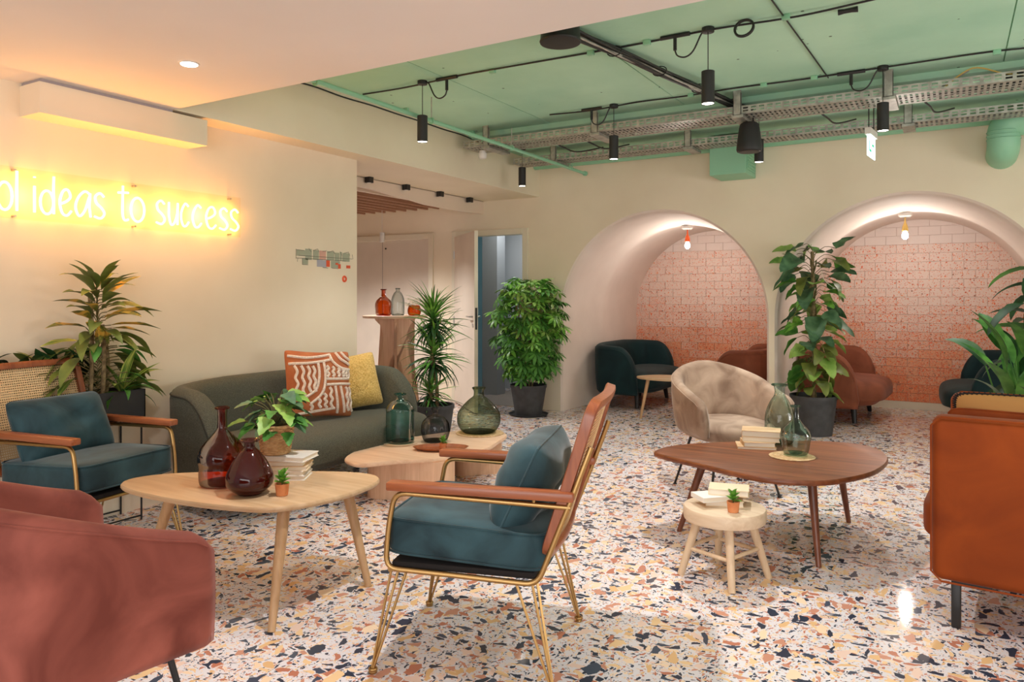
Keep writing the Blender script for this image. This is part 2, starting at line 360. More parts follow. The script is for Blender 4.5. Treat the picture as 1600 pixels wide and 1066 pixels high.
def smooth_closed(pts, sub=6):
    """closed Catmull-Rom through 2D points"""
    n = len(pts); out = []
    for i in range(n):
        p0, p1, p2, p3 = pts[i - 1], pts[i], pts[(i + 1) % n], pts[(i + 2) % n]
        for k in range(sub):
            t = k / sub
            out.append(tuple(.5 * (2 * p1[a] + (p2[a] - p0[a]) * t + (2 * p0[a] - 5 * p1[a] + 4 * p2[a] - p3[a]) * t * t + (3 * p1[a] - p0[a] - 3 * p2[a] + p3[a]) * t ** 3) for a in range(len(p1))))
    return out
def spline(pts, sub=6):
    out = []; n = len(pts)
    for i in range(n - 1):
        p0, p1, p2, p3 = pts[max(i - 1, 0)], pts[i], pts[i + 1], pts[min(i + 2, n - 1)]
        for k in range(sub):
            t = k / sub
            out.append(tuple(.5 * (2 * p1[a] + (p2[a] - p0[a]) * t + (2 * p0[a] - 5 * p1[a] + 4 * p2[a] - p3[a]) * t * t + (3 * p1[a] - p0[a] - 3 * p2[a] + p3[a]) * t ** 3) for a in range(len(p1))))
    return out + [tuple(pts[-1])]
def sgn(x): return 1 if x >= 0 else -1
def arc_corner(pts, rad, seg=5):
    """round the inner corners of an open 3D polyline"""
    pts = [Vector(p) for p in pts]; out = [pts[0]]
    for i in range(1, len(pts) - 1):
        a, b, c = pts[i - 1], pts[i], pts[i + 1]
        r = min(rad, (a - b).length * .49, (c - b).length * .49)
        p, q = b + (a - b).normalized() * r, b + (c - b).normalized() * r
        for k in range(seg + 1):
            t = k / seg; out.append(p * (1 - t) ** 2 + b * 2 * t * (1 - t) + q * t * t)
    return out + [pts[-1]]

# ------------------------------------------------------------------ room shell
XB, XF, XW, YB, YC, ZB, ZS, ZG = -4.07, -4.83, -4.27, 7.458, 2.82, 2.435, 2.255, 2.882
YN = 9.66; XR = 3.6; YW = 4.65
m = MB(); m.box(-8.6, XR, -3.2, YN + .3, -.06, 0); struct('floor', m, M['floor'], smooth=False)
m = MB(); m.box(-4.45, XW, -1.2, YW, 0, 2.6); struct('wall_left', m, M['wall'], smooth=False)
m = MB(); m.box(XR, XR + .15, -1.2, YN, 0, ZG); struct('wall_right', m, M['wall'], smooth=False)
m = MB(); m.box(-8.75, -8.6, 2.5, YB, 0, ZB); struct('wall_corridor_end', m, M['wall'], smooth=False)
m = MB(); m.box(-8.6, -4.45, 2.5, 2.6, 0, ZB); struct('wall_corridor_near', m, M['wall'], smooth=False)
# white dropped ceiling, beam along the left wall, boxed soffit
m = MB(); m.box(XB, XR, -1.2, YC, ZB, ZG + .1); m.box(-4.45, XB, -1.2, YC, ZB, ZG + .1); struct('ceiling_white', m, M['white_ceiling'], smooth=False)
m = MB(); m.box(XF, XB, YC, YB, ZB, ZG + .1); struct('trim_beam', m, M['wall'], smooth=False)
m = MB(); m.box(XW, XB, 2.05, 3.056, ZS, ZB - .018); struct('trim_soffit', m, M['wall'], smooth=False)
m = MB(); m.box(XW, XB - .012, 2.06, 2.82, ZB - .018, ZB); struct('trim_shadow_gap', m, mat('shadow_gap', (170, 158, 158), .8), smooth=False)
# green concrete ceiling in slabs with recessed joints; a slight downstand beyond
bays = [XB, -3.156, -1.9, .3, 1.9, XR]
for i in range(5):
    m = MB(); m.box(bays[i] + .004, bays[i + 1] - .004, YC, 6.0, ZG, ZG + .1)
    o = m.build('ceiling_green_bay', M['green'], smooth=False); o['kind'] = 'structure'
m = MB(); m.box(XB, XR, YC, 6.0, ZG + .012, ZG + .11); struct('ceiling_green_joint', m, M['green_smooth'], smooth=False)
m = MB(); m.box(XB, XR, 6.0, YB + .02, ZG - .05, ZG + .11); struct('ceiling_green_far', m, M['green'], bevel=.02, smooth=True)
m = MB(); m.tube([(XB, 7.36, 2.78), (XR, 7.36, 2.78)], .05, 12); tag(m.build('ceiling_pipe', M['green_smooth']), 'green pipe along the top of the back wall behind the cable trays', 'pipe')

def speckle(m):
    b = m.node_tree.nodes['Principled BSDF']; src = b.inputs['Base Color'].links[0].from_socket
    v = N(m, 'ShaderNodeTexVoronoi', Scale=5.5); LK(m, coords(m), v.inputs['Vector'])
    lt = N(m, 'ShaderNodeMath', _operation='LESS_THAN'); LK(m, v.outputs['Distance'], lt.inputs[0]); lt.inputs[1].default_value = .055
    mx = m.node_tree.nodes.new('ShaderNodeMix'); mx.data_type = 'RGBA'; LK(m, lt.outputs[0], mx.inputs[0]); LK(m, src, mx.inputs[6]); mx.inputs[7].default_value = lin((84, 112, 88)); LK(m, mx.outputs[2], b.inputs['Base Color'])
speckle(M['green'])
CLIP = ['on the near cable row between the left pendant and the round speaker', 'on the near cable row just beyond the round speaker', 'on the near cable row beside the thick cable bundle', 'on the near cable row under the ring of coiled cable', 'on the near cable row towards the upper right corner',
        'on the middle cable row right of the small left pendant', 'on the middle cable row above the bell speaker', 'on the middle cable row where the straight thin cable ends', 'on the middle cable row right of the last pendant', 'nearest on the cable along the left beam', 'farther along the cable on the left beam']
for kk, (x, y) in enumerate(((-2.75, 4.36), (-2.0, 4.36), (-1.62, 4.36), (-.80, 4.36), (.1, 4.36), (-1.75, 5.68), (-1.2, 5.68), (-.85, 5.68), (.25, 5.68), (-3.95, 4.9), (-3.95, 5.9))):
    tag(MB().box(x - .022, x + .022, y - .016, y + .016, ZG - .03, ZG).build('cable_clip', M['green_smooth'], bevel=.003), 'green cable clip ' + CLIP[kk], 'clip', 'green cable clips on the ceiling')

# back wall with two arches and two door openings
ARC = [(-2.662, 1.112, 1.075), (-.328, 1.125, 1.085)]     # centre, radius, spring height
BN = .022
def low(x):
    for cx, r, zs in ARC:
        q = r + BN
        if abs(x - cx) < q: return zs + math.sqrt(max(q * q - (x - cx) ** 2, 0))
    if -7.22 < x < -5.63: return 2.03
    if -5.22 < x < -4.27: return 2.03
    return 0
xs = [-8.6, -7.22001, -7.21999, -5.63001, -5.62999, -5.22001, -5.21999, -4.27001, -4.26999]
for cx, r, zs in ARC:
    q = r + BN; xs += [cx - q - 1e-5] + [cx - q * math.cos(math.pi * k / 48) for k in range(49)] + [cx + q + 1e-5]
xs = sorted(xs + [XR])
m = MB()
for a, b in zip(xs[:-1], xs[1:]):
    if b - a < 1e-4: continue
    e = (b - a) * 1e-4; la, lb = low(a + e), low(b - e)
    m.add([(a, YB, la), (b, YB, lb), (b, YB, ZG), (a, YB, ZG), (a, YB + .1, la), (b, YB + .1, lb), (b, YB + .1, ZG), (a, YB + .1, ZG)],
          [(0, 1, 2, 3), (4, 5, 6, 7)])
for x0, x1 in ((-7.22, -5.63), (-5.22, -4.27)):
    m.add([(x0, YB, 0), (x0, YB + .1, 0), (x0, YB + .1, 2.03), (x0, YB, 2.03)], [(0, 1, 2, 3)])
    m.add([(x1, YB, 0), (x1, YB + .1, 0), (x1, YB + .1, 2.03), (x1, YB, 2.03)], [(0, 1, 2, 3)])
    m.add([(x0, YB, 2.03), (x1, YB, 2.03), (x1, YB + .1, 2.03), (x0, YB + .1, 2.03)], [(0, 1, 2, 3)])
struct('wall_back', m, M['wall'], smooth=False)

# vaulted niches: bull-nosed reveal, soft ridge half way, tiled end wall
def vault(cx, r, zs):
    prof = []
    for k in range(5): a = math.pi / 2 * k / 4; prof.append((YB + BN * math.sin(a), r + BN * (1 - math.sin(a)) if k else r + BN))
    prof += [(7.75, r - .004), (8.05, r - .022), (8.3, r - .052), (8.42, r - .066), (8.5, r - .058), (8.7, r - .03), (9.1, r - .02), (9.4, r - .03), (YN, r - .035)]
    path = []
    for k in range(6): path.append((-1, zs * k / 6 / 1.0, 0))
    secs = []
    for y, q in prof:
        row = [(cx - q, y, zs * k / 5) for k in range(5)] + [(cx - q * math.cos(math.pi * k / 40), y, zs + q * math.sin(math.pi * k / 40)) for k in range(41)] + [(cx + q, y, zs * (4 - k) / 5) for k in range(5)]
        secs.append(row)
    mm = MB(); n = len(secs[0]); mm.v = [p for s_ in secs for p in s_]
    mm.f = [(i * n + j, i * n + j + 1, (i + 1) * n + j + 1, (i + 1) * n + j) for i in range(len(secs) - 1) for j in range(n - 1)]
    return mm
for i, (cx, r, zs) in enumerate(ARC):
    nm = ('left', 'right')[i]
    struct('wall_niche_' + nm, vault(cx, r, zs), M['plaster'], angle=70)
    mm = MB(); mm.box(cx - r, cx + r, YN, YN + .06, 0, zs + r)
    wl = struct('wall_niche_end_' + nm, mm, mat('tile_joint', (220, 190, 176), .9), smooth=False)
    tm = MB(); tm.box(-.1098, .1098, -.009, .0, -.0492, .0492)
    meshes = []
    for k in range(6): meshes.append(tm.mesh('tile', TILE[k], smooth=False, bevel=.0014, seg=1))
    rows = 22; rh = .1005
    for j in range(rows):
        zc = .085 + rh * (j + .5)
        if zc > zs + r: break
        f = (zc - .1) / (zs + r - .1)
        for k in range(-6, 7):
            xc = cx + (k + (.5 if j % 2 else 0)) * .222
            x0, x1 = max(xc - .1098, cx - r + .002), min(xc + .1098, cx + r - .002)
            if x1 - x0 < .04: continue
            q = r + .02
            if zc > zs and (min(abs(xc - .1 - cx), abs(xc + .1 - cx)) if abs(xc - cx) > .1 else 0) ** 2 + (zc - .05 - zs) ** 2 > q * q: continue
            g = 5 - 6 * (f * 1.08) + random.uniform(-.35, .35)
            g = 0 if f > .86 else max(1, min(5, round(g)))
            t = link('tile', meshes[g], wl, ((x0 + x1) / 2, YN, zc)); t.scale.x = (x1 - x0) / .2196
            t.rotation_euler = (random.uniform(-.006, .006), 0, random.uniform(-.004, .004))
    mm = MB(); mm.box(cx - r + .04, cx + r - .04, YN - .022, YN - .010, 0, .085); struct('baseboard_niche_' + nm, mm, M['frame'], smooth=False)

# double cupboard door in the corridor, framed
def frame_of(x0, x1, z, name):
    fr = MB(); fr.box(x0 - .06, x0 + .01, YB - .025, YB + .1, 0, z + .06); fr.box(x1 - .01, x1 + .06, YB - .025, YB + .1, 0, z + .06)
    fr.box(x0 + .01, x1 - .01, YB - .025, YB + .1, z - .01, z + .06); return fr
d1 = struct('door_1', frame_of(-7.22, -5.63, 2.03, 'd'), M['frame'], smooth=False, bevel=.004)
for x0, x1 in ((-7.21, -6.432), (-6.426, -5.64)):
    mm = MB(); mm.box(x0, x1, YB + .03, YB + .07, .01, 2.02); lf = mm.build('door_leaf', M['door'], d1, smooth=False)
mm = MB(); mm.tube([(-6.37, YB + .03, 1.92), (-6.37, YB + .022, 1.92)], .012, 10); mm.build('lock', M['black'], d1)
mm = MB(); mm.box(-6.432, -6.426, YB + .032, YB + .04, .01, 2.02); mm.build('door_joint', M['black'], d1, smooth=False)
# hall door, standing open towards the room
d2 = struct('door_2', frame_of(-5.22, -4.27, 2.03, 'd'), M['frame'], smooth=False, bevel=.004)
hx, hy = -5.21, YB - .03; ex, ey = -4.50, 6.80
ang = math.atan2(ey - hy, ex - hx); Lf = math.hypot(ex - hx, ey - hy)
lm = MB(); lm.box(0, Lf, -.02, .02, .012, 2.02); leaf = lm.build('door_leaf', M['door'], d2, smooth=False, bevel=.002, loc=(hx, hy, 0)); leaf.rotation_euler = (0, 0, ang)
em = MB(); em.box(Lf, Lf + .003, -.02, .02, .012, 2.02); em.build('door_edge', M['frame'], leaf, smooth=False)
em = MB(); em.box(Lf + .001, Lf + .006, -.012, .012, .93, 1.17); em.build('lock_plate', M['black'], leaf, smooth=False)
for sy in (-1, 1):
    hm = MB(); hm.tube(arc_corner([(Lf - .06, sy * .02, 1.07), (Lf - .06, sy * .065, 1.07), (Lf - .18, sy * .065, 1.07)], .02), .009, 8); hm.lathe([(.022, 0), (.022, .006)], 14, (0, 0, 0))
    hm.v = hm.v[:-28]; hm.f = hm.f[:-16]
    hm.build('door_handle', M['chrome'], leaf)
    hm = MB(); hm.tube([(Lf - .06, sy * .02, .97), (Lf - .06, sy * .026, .97)], .02, 12); hm.build('key_rose', M['chrome'], leaf)
for z in (.25, 1.0, 1.8):
    hm = MB(); hm.tube([(0, -.024, z - .05), (0, -.024, z + .05)], .008, 8); hm.build('hinge', M['chrome'], leaf)
# hall beyond the open door
HX0, HX1, HY1 = -6.2, -3.6, 10.6
mm = MB(); mm.box(HX0 - .1, HX0, YB + .1, HY1, 0, 2.5); struct('wall_hall_left', mm, M['hall_blue'], smooth=False)
mm = MB(); mm.box(-6.2, -5.30, 8.3, 8.4, 0, 2.5); struct('wall_hall_partition', mm, M['hall_blue'], smooth=False)
mm = MB(); mm.box(-5.33, -5.10, 8.2, 8.4, 0, 2.5); struct('wall_hall_pillar', mm, M['hall'], smooth=False)
mm = MB(); mm.box(-5.9, -4.2, 8.9, 9.0, 0, 2.5); struct('wall_hall_end', mm, M['hall_light'], smooth=False)
mm = MB(); mm.box(-4.2, -4.1, YB + .1, 9.0, 0, 2.5); struct('wall_hall_right', mm, M['hall'], smooth=False)
mm = MB(); mm.box(HX0, -4.1, YB + .1, HY1, 2.5, 2.6); struct('ceiling_hall', mm, M['hall_light'], smooth=False)
mm = MB(); mm.box(-5.22, -4.27, YB + .02, 9.0, 0, .006); struct('floor_hall', mm, M['hall_floor'], smooth=False)

# corridor ceiling, wavy fascia, wooden slats
mm = MB(); mm.box(-8.6, XF, 2.6, YB, 2.43, 2.5); struct('ceiling_corridor', mm, M['cream_paint'], smooth=False)
def fz(y):
    pts = [(2.6, 2.36), (4.6, 2.345), (5.4, 2.335), (5.9, 2.305), (6.4, 2.275), (6.9, 2.268), (7.2, 2.275), (7.458, 2.285)]
    for (a, p), (b, q) in zip(pts, pts[1:]):
        if a <= y <= b: t = (y - a) / (b - a); t = t * t * (3 - 2 * t); return p + (q - p) * t
    return 2.3
mm = MB()
ys = [2.6 + (YB - 2.6) * k / 50 for k in range(51)]
mm.v = [p for y in ys for p in ((XF, y, ZB), (XF, y, fz(y)), (XF - .03, y, fz(y)), (XF - .03, y, ZB))]
mm.f = [(4 * i + j, 4 * i + (j + 1) % 4, 4 * i + 4 + (j + 1) % 4, 4 * i + 4 + j) for i in range(50) for j in range(4)] + [(0, 1, 2, 3), (203, 202, 201, 200)]
struct('trim_fascia', mm, M['cream_paint'], angle=60)
sl = MB(); sl.box(-.016, .016, 0, 4.4, 0, .085)
sme = sl.mesh('slat', M['slat'], smooth=False, bevel=.003, seg=1); swm = sl.mesh('slat', M['cream_paint'], smooth=False, bevel=.003, seg=1)
rootsl = thing('slatted_ceiling', 'brown wooden slatted ceiling over the side corridor', 'ceiling baffle', (0, 2.7, 2.33))
for k in range(16):
    o = link('slat', swm if k < 2 else sme, rootsl, (XF - .075 - .165 * k + (.05 if k == 0 else 0), 0, .012 if k < 2 else 0))
    if k < 2: o.scale.y = 1.06

# ------------------------------------------------------------------ ceiling services
# pendants
def pendant(lbl, x, y, z, top=ZG):
    t = thing('pendant_lamp', lbl, 'pendant lamp', (x, y, top), 0, 'black cylinder pendants')
    mm = MB(); mm.lathe([(.036, -.028), (.036, 0)], 24); mm.build('canopy', M['black'], t, bevel=.002)
    mm = MB(); mm.tube([(0, 0, -.028), (0, 0, z + .19 - top)], .0028, 6); mm.build('cord', M['black'], t)
    mm = MB(); mm.lathe([(.034, z - top + .004), (.038, z - top), (.038, z - top + .192), (.030, z - top + .195)], 28, caps=(False, True)); mm.build('shade', M['black_plastic'], t)
    mm = MB(); mm.lathe([(.034, z - top + .004), (.030, z - top + .012)], 24, caps=(False, True)); mm.build('lens', M['lamp_on'], t)
PL = ['black cylinder pendant nearest the left wall beam, hanging before the green pipe', 'large black cylinder pendant hanging near the middle of the green ceiling',
      'black cylinder pendant on the near cable row, out at the right', 'small black cylinder pendant in front of the long cable trays, left of the bell speaker',
      'black cylinder pendant hanging right of the lit exit sign', 'black cylinder pendant on the middle cable row, out at the right',
      'small black cylinder pendant near the back wall, crossed by the green pipe', 'black cylinder pendant hidden behind the bell speaker', 'black cylinder pendant near the back wall behind the green duct']
for lb, (x, y, z) in zip(PL, PEND): pendant(lb, x, y, z, ZG if y < 6 else ZG - .05)

def cable(name, lbl, pts, r=.006, mt='black', sub=6, n=6, cat='cable', grp=None):
    o = MB().tube(spline(pts, sub), r, n).build(name, M[mt]); return tag(o, lbl, cat, grp)
def wob(x0, y0, x1, y1, z, n=10, sag=.018):
    out = []
    for k in range(n + 1):
        t = k / n; out.append((x0 + (x1 - x0) * t, y0 + (y1 - y0) * t + random.uniform(-.015, .015), z - (sag * random.random() if k % 2 else 0)))
    return out
zc = ZG - .008
cable('ceiling_cable', 'black cable along the near pendant row on the green ceiling', wob(-3.95, 4.36, 3.4, 4.36, zc, 16))
cable('ceiling_cable', 'black cable along the middle pendant row on the green ceiling', wob(-3.0, 5.68, 3.4, 5.68, zc, 16))
cable('ceiling_cable', 'black cable along the top of the left beam', wob(XB + .03, 3.3, XB + .04, 7.1, zc - .03, 12))
cable('ceiling_cable', 'straight thin black cable crossing the green ceiling towards the trays', [(-.84, 3.6, zc), (-.822, 4.1, zc), (-.79, 5.0, zc), (-.765, 5.75, zc)], .005)
# joints, T connectors and loops by each pendant
for i, (x, y, z) in enumerate(PEND[:6]):
    t = thing('cable_connector', ['black cable connector with hanging loop beside the pendant nearest the left wall', 'black cable connector with hanging loop beside the large middle pendant', 'black cable connector with loop at the far right of the near row',
        'black cable connector with hanging loop beside the small pendant left of the bell speaker', 'black cable connector with loop beside the pendant right of the exit sign', 'black cable connector with loop at the far right of the middle row'][i], 'connector', (x + (.22 if i == 0 else -.2), y, ZG), 0, 'cable connectors on the ceiling')
    mm = MB(); mm.tube([(-.09, 0, -.014), (.09, 0, -.014)], .013, 8); mm.build('junction', M['black'], t)
    mm = MB(); mm.tube([(0, 0, -.014), (0, 0, -.10)], .011, 8); mm.build('plug', M['black'], t)
    e = -.16 if i == 0 else .16
    mm = MB(); mm.tube(spline([(0, 0, -.10), (e * .1, 0, -.135), (e * .4, 0, -.15), (e * .7, 0, -.12), (e, 0, -.03), (e * 1.2, 0, -.01)], 5), .005, 6); mm.build('loop', M['black'], t)
p = onZ(1162, 28, ZG)
t = MB()
for k in range(3): t.tube([(p.x + .052 * math.cos(a), p.y + .02 * math.sin(a) + k * .006, ZG - .055 + .052 * math.sin(a)) for a in [2 * math.pi * j / 28 for j in range(28)]], .0055 + k * .001, 6, closed=True)
tag(t.build('cable_coil', M['black']), 'coiled ring of black cable hanging right of the large middle pendant', 'cable coil')
p = onZ(1325, 13, ZG)
tag(MB().tube([(p.x - .05, p.y, ZG - .014), (p.x - .02, p.y, ZG - .014), (p.x + .02, p.y, ZG - .014), (p.x + .05, p.y, ZG - .014)], [.016, .012, .012, .016], 10).build('cable_joint', M['black']), 'fat black inline cable joint at the top of the green ceiling', 'connector')
# cable bundle crossing the ceiling
bt = thing('cable_bundle', 'thick bundle of grey and black cables strapped diagonally under the green ceiling', 'cable bundle', (0, 0, 0))
a, b = Vector((-1.98, 3.6, ZG - .03)), Vector((-1.42, 6.2, ZG - .07))
for k in range(9):
    ph = random.uniform(0, 6); ox, oz = random.uniform(-.035, .035), random.uniform(-.02, .015)
    pts = []
    for j in range(15):
        q = a.lerp(b, j / 14); pts.append((q.x + ox + .012 * math.sin(ph + j * .9), q.y, q.z + oz + .008 * math.cos(ph + j * 1.1)))
    MB().tube(spline(pts, 3), random.choice((.007, .009, .006)), 6).build('cable', M['galv'] if k in (2, 6) else M['black'], bt)
for j in range(5):
    q = a.lerp(b, .08 + j * .2); MB().tube([(q.x + .05 * math.cos(g), q.y, q.z + .032 * math.sin(g)) for g in [2 * math.pi * i / 14 for i in range(14)]], .004, 5, closed=True).build('cable_tie', M['black'], bt)
# perforated cable trays
def tray(lbl, x0, x1, y0, wd, zb, hgt, drops):
    t = thing('cable_tray', lbl, 'cable tray', (0, 0, 0), 0, 'perforated cable trays')
    L = x1 - x0; pitch = .06; n = int(L / pitch)
    for nm, y in (('side_rail', y0), ('side_rail', y0 + wd)):
        mm = MB()
        for z0, z1 in ((0, .22), (.42, .58), (.8, 1.0)): mm.box(x0, x1, y - .0015, y + .0015, zb + z0 * hgt, zb + z1 * hgt)
        for k in range(n):
            x = x0 + k * pitch; mm.box(x, x + .022, y - .0012, y + .0012, zb + .2 * hgt, zb + .82 * hgt)
        mm.build(nm, M['galv'], t, smooth=False)
    mm = MB()
    for f0, f1 in ((0, .12), (.3, .36), (.48, .56), (.66, .72), (.88, 1.0)): mm.box(x0, x1, y0 + wd * f0, y0 + wd * f1, zb - .001, zb + .001)
    for k in range(int(L / .035)):
        x = x0 + k * .035; mm.box(x, x + .018, y0 + .01, y0 + wd - .01, zb - .0008, zb + .0008)
    mm.build('perforated_base', M['galv'], t, smooth=False)
    mm = MB()
    for k in range(4):
        MBp = [(x0 + L * j / 14, y0 + wd * (.2 + .18 * k) + random.uniform(-.02, .02), zb + .012 + .01 * (k % 2)) for j in range(15)]
        mm.tube(spline(MBp, 2), .009, 6)
    mm.build('tray_cables', M['black'], t)
    for x in drops:
        d = MB(); d.box(x - .03, x + .03, y0 - .012, y0 - .008, zb - .01, ZG - (0 if y0 < 6 else .05)); d.box(x - .03, x - .026, y0 - .012, y0 + .015, zb - .01, ZG - .02); d.box(x + .026, x + .03, y0 - .012, y0 + .015, zb - .01, ZG - .02)
        d.box(x - .045, x + .045, y0 - .012, y0 + wd + .03, zb - .03, zb - .006); d.build('drop_bracket', M['galv'], t, smooth=False)
tray('near perforated steel cable tray spanning the room under the green ceiling', -3.98, XR, 5.79, .33, 2.702, .06, (-3.72, -2.62, -1.42, -.38, 1.2))
tray('far perforated steel cable tray close to the back wall', -3.98, XR, 6.72, .24, 2.69, .06, (-3.5, -2.1, -.3, 1.4))
for k, (x, ln) in enumerate(((-3.2, .5), (-2.9, .35), (-.9, .3), (-.2, .28))):
    cable('loose_cable', ['loose black cables drooping between the trays by the left beam', 'short loose cable hanging between the trays left of centre', 'loose cable hanging beside the bell speaker', 'loose cable looping over the tray above the exit sign'][k],
          [(x, 6.13, 2.74), (x + .06, 6.25, 2.70), (x + .10, 6.45, 2.69), (x + .16 + ln * .2, 6.70, 2.76)], .007)
p = onX(1512, 110, .35)
mm = MB()
for k in range(7): mm.tube([(.50 + (.20 + .01 * k) * math.cos(g) + .01 * k, 5.95 + .10 * math.sin(g), 2.76 + .004 * k + .006 * math.sin(3 * g + k)) for g in [2 * math.pi * i / 24 for i in range(24)]], .008, 6, closed=True)
tag(mm.build('cable_coil', M['black']), 'heap of coiled black cable lying on the near cable tray at right', 'cable coil')
cable('yellow_cable', 'thin yellow cable looping above the cable tray at right', [(-.05, 5.85, 2.72), (.12, 5.85, 2.83), (.3, 5.86, 2.77), (.5, 5.88, 2.73)], .005, 'ochre_plastic')
cable('white_cable', 'pale cable rising beside the yellow cable above the tray', [(-.1, 5.9, 2.72), (.0, 5.9, 2.78), (.1, 5.9, 2.83)], .008, 'galv')
# green sprinkler pipe with hangers
pt = thing('sprinkler_pipe', 'long thin green sprinkler pipe hung beside the left beam', 'pipe', (0, 0, 0))
MB().tube([(-3.42, 2.9, 2.645), (-3.42, 7.30, 2.63)], .016, 12).build('pipe_run', M['green_smooth'], pt)
for y in (3.35, 4.55, 5.75, 6.95):
    MB().tube([(-3.42, y, 2.645), (-3.42, y, ZG - .06)], .004, 6).build('hanger_rod', M['galv'], pt)
    MB().tube([(-3.42 + .021 * math.cos(g), y, 2.64 + .021 * math.sin(g)) for g in [2 * math.pi * i / 14 for i in range(14)]], .006, 6, closed=True).build('pipe_clip', M['green_smooth'], pt)
MB().tube([(-3.42, 7.29, 2.63), (-3.42, 7.32, 2.63)], .026, 12).build('end_cap', M['green_smooth'], pt)
# speakers
t = thing('ceiling_speaker', 'round black surface speaker on the green ceiling at the white ceiling edge', 'speaker', (-1.965, 3.86, ZG))
MB().lathe([(.112, -.005), (.118, -.085), (.122, -.095)], 40, caps=(False, False)).build('housing', M['black'], t)
MB().lathe([(.122, -.095), (.118, -.104), (.108, -.107), (.02, -.108)], 40, caps=(False, True)).build('grille', M['black_plastic'], t)
t = thing('bell_speaker', 'black bell shaped speaker hanging below the near cable tray', 'speaker', (-1.37, 5.96, 2.70))
MB().lathe([(.05, -.035), (.068, -.045), (.078, -.08), (.094, -.2), (.098, -.245), (.092, -.262)], 36, caps=(True, True)).build('shell', M['black_plastic'], t)
MB().lathe([(.084, -.263), (.08, -.268), (.01, -.270)], 36, caps=(False, True)).build('grille', M['black'], t)
for sx in (-.03, .03): MB().tube([(sx, 0, 0), (sx, 0, -.04)], .006, 6).build('mount', M['black'], t)
# exit sign seen almost edge on
t = thing('exit_sign', 'lit pale green acrylic exit sign hanging under the cable tray', 'exit sign', (-.53, 6.28, 2.52), R(84))
MB().box(-.13, .13, -.02, .02, .0, .05).build('lamp_bar', M['white_plastic'], t, smooth=False)
MB().box(-.13, .13, -.004, .004, -.16, 0).build('light_panel', M['exit_white'], t, smooth=False)
for sy in (-1, 1):
    e = MB(); Y_ = sy * .0052
    e.box(-.10, -.075, Y_ - .0005, Y_ + .0005, -.12, -.04); e.box(-.075, -.02, Y_ - .0005, Y_ + .0005, -.125, -.105)
    e.add([(.0, Y_, -.055), (.0, Y_, -.075), (.05, Y_, -.075), (.05, Y_, -.055)], [(0, 1, 2, 3)]); e.add([(.05, Y_, -.04), (.05, Y_, -.09), (.085, Y_, -.065)], [(0, 1, 2)])
    o = e.build('pictogram', M['exit_green'], t, smooth=False)
for o in [c_ for c_ in t.children if c_.name.startswith('pictogram')]: o['kind'] = 'stuff'
for sx in (-.09, .09): MB().tube([(sx, 0, .05), (sx, 0, .31)], .004, 6).build('hanger', M['black'], t)
# smoke detector hanging from tray end
t = thing('ceiling_sensor', 'small white sensor box under the left end of the near cable tray', 'sensor', (-3.85, 5.93, 2.685))
MB().tube([(0, 0, 0), (0, 0, -.02)], .03, 14).build('sensor_base', M['white_plastic'], t)
MB().lathe([(.03, -.075), (.04, -.06), (.04, -.02)], 20).build('sensor_body', M['white_plastic'], t)
# duct box and round duct elbow
t = thing('duct_box', 'square green ventilation box on the back wall under the trays', 'duct', (-1.82, 7.24, 2.66))
MB().box(-.17, .17, -.20, .21, -.21, .15).build('casing', M['green_smooth'], t, smooth=False, bevel=.006)
MB().box(.171, .176, -.16, .17, -.17, .13).build('grille_frame', M['green_smooth'], t, smooth=False)
for k in range(9): MB().box(.174, .184, -.14, .15, -.15 + k * .031, -.138 + k * .031).build('grille_slat', M['green_smooth'], t, smooth=False)
t = thing('round_duct', 'fat round green duct bending down the back wall at right', 'duct', (.36, 7.16, 0))
dp = arc_corner([(2.8, 0, 2.70), (0, 0, 2.70), (0, 0, 2.50), (.0, .34, 2.48)], .17, 8)
MB().tube(dp, .115, 28).build('duct_run', M['green_smooth'], t)
for q in (dp[2], dp[6], dp[10]): pass
for k in range(3): MB().lathe([(.118, 0), (.121, .004), (.118, .008)], 28, (0, 0, 2.56 + k * .03), caps=(False, False)).build('duct_seam', M['green_smooth'], t)
# recessed downlight, corridor spots, other small ceiling pieces
for i, (x, y) in enumerate(DOWN[:1]):
    t = thing('recessed_spot', 'lit round recessed spotlight in the white ceiling', 'spotlight', (x, y, ZB))
    MB().lathe([(.044, -.004), (.050, 0)], 28, caps=(True, False)).build('trim_ring', M['white_plastic'], t)
    MB().lathe([(.038, -.007), (.040, -.004)], 28, caps=(True, False)).build('lens', M['lamp_on'], t)
for k, px in enumerate((578, 636, 689, 735)):
    y = onX(px, (277, 290, 301, 311)[k], XF + .06).y
    t = thing('black_spot', 'small square black spotlight on the fascia, %s from the left wall end' % ('first', 'second', 'third', 'fourth')[k], 'spotlight', (XF + .05, y, ZB), 0, 'square spots on the fascia')
    MB().box(-.03, .03, -.03, .03, -.055, 0).build('spot_body', M['black'], t, smooth=False, bevel=.002)
    MB().lathe([(.018, -.057), (.02, -.055)], 16, caps=(True, False)).build('lens', M['white_plastic'], t)
t = thing('slat_spot', 'round white lit spot set between the brown ceiling slats', 'spotlight', (-5.5, 5.6, 2.30))
MB().lathe([(.05, 0), (.05, .09)], 24).build('spot_body', M['white_plastic'], t); MB().lathe([(.042, -.003), (.045, 0)], 24, caps=(True, False)).build('lens', M['lamp_on'], t)
p = onY(597, 362, 7.0)
t = thing('wire_socket', 'white cylinder fitting on a thin cable before the corridor doors', 'lamp holder', (p.x, p.y, 0))
MB().lathe([(.028, 1.96), (.03, 2.08)], 20).build('holder', M['white_plastic'], t)
MB().tube([(0, 0, 2.08), (0, 0, 2.43)], .003, 5).build('cord', M['white_plastic'], t)
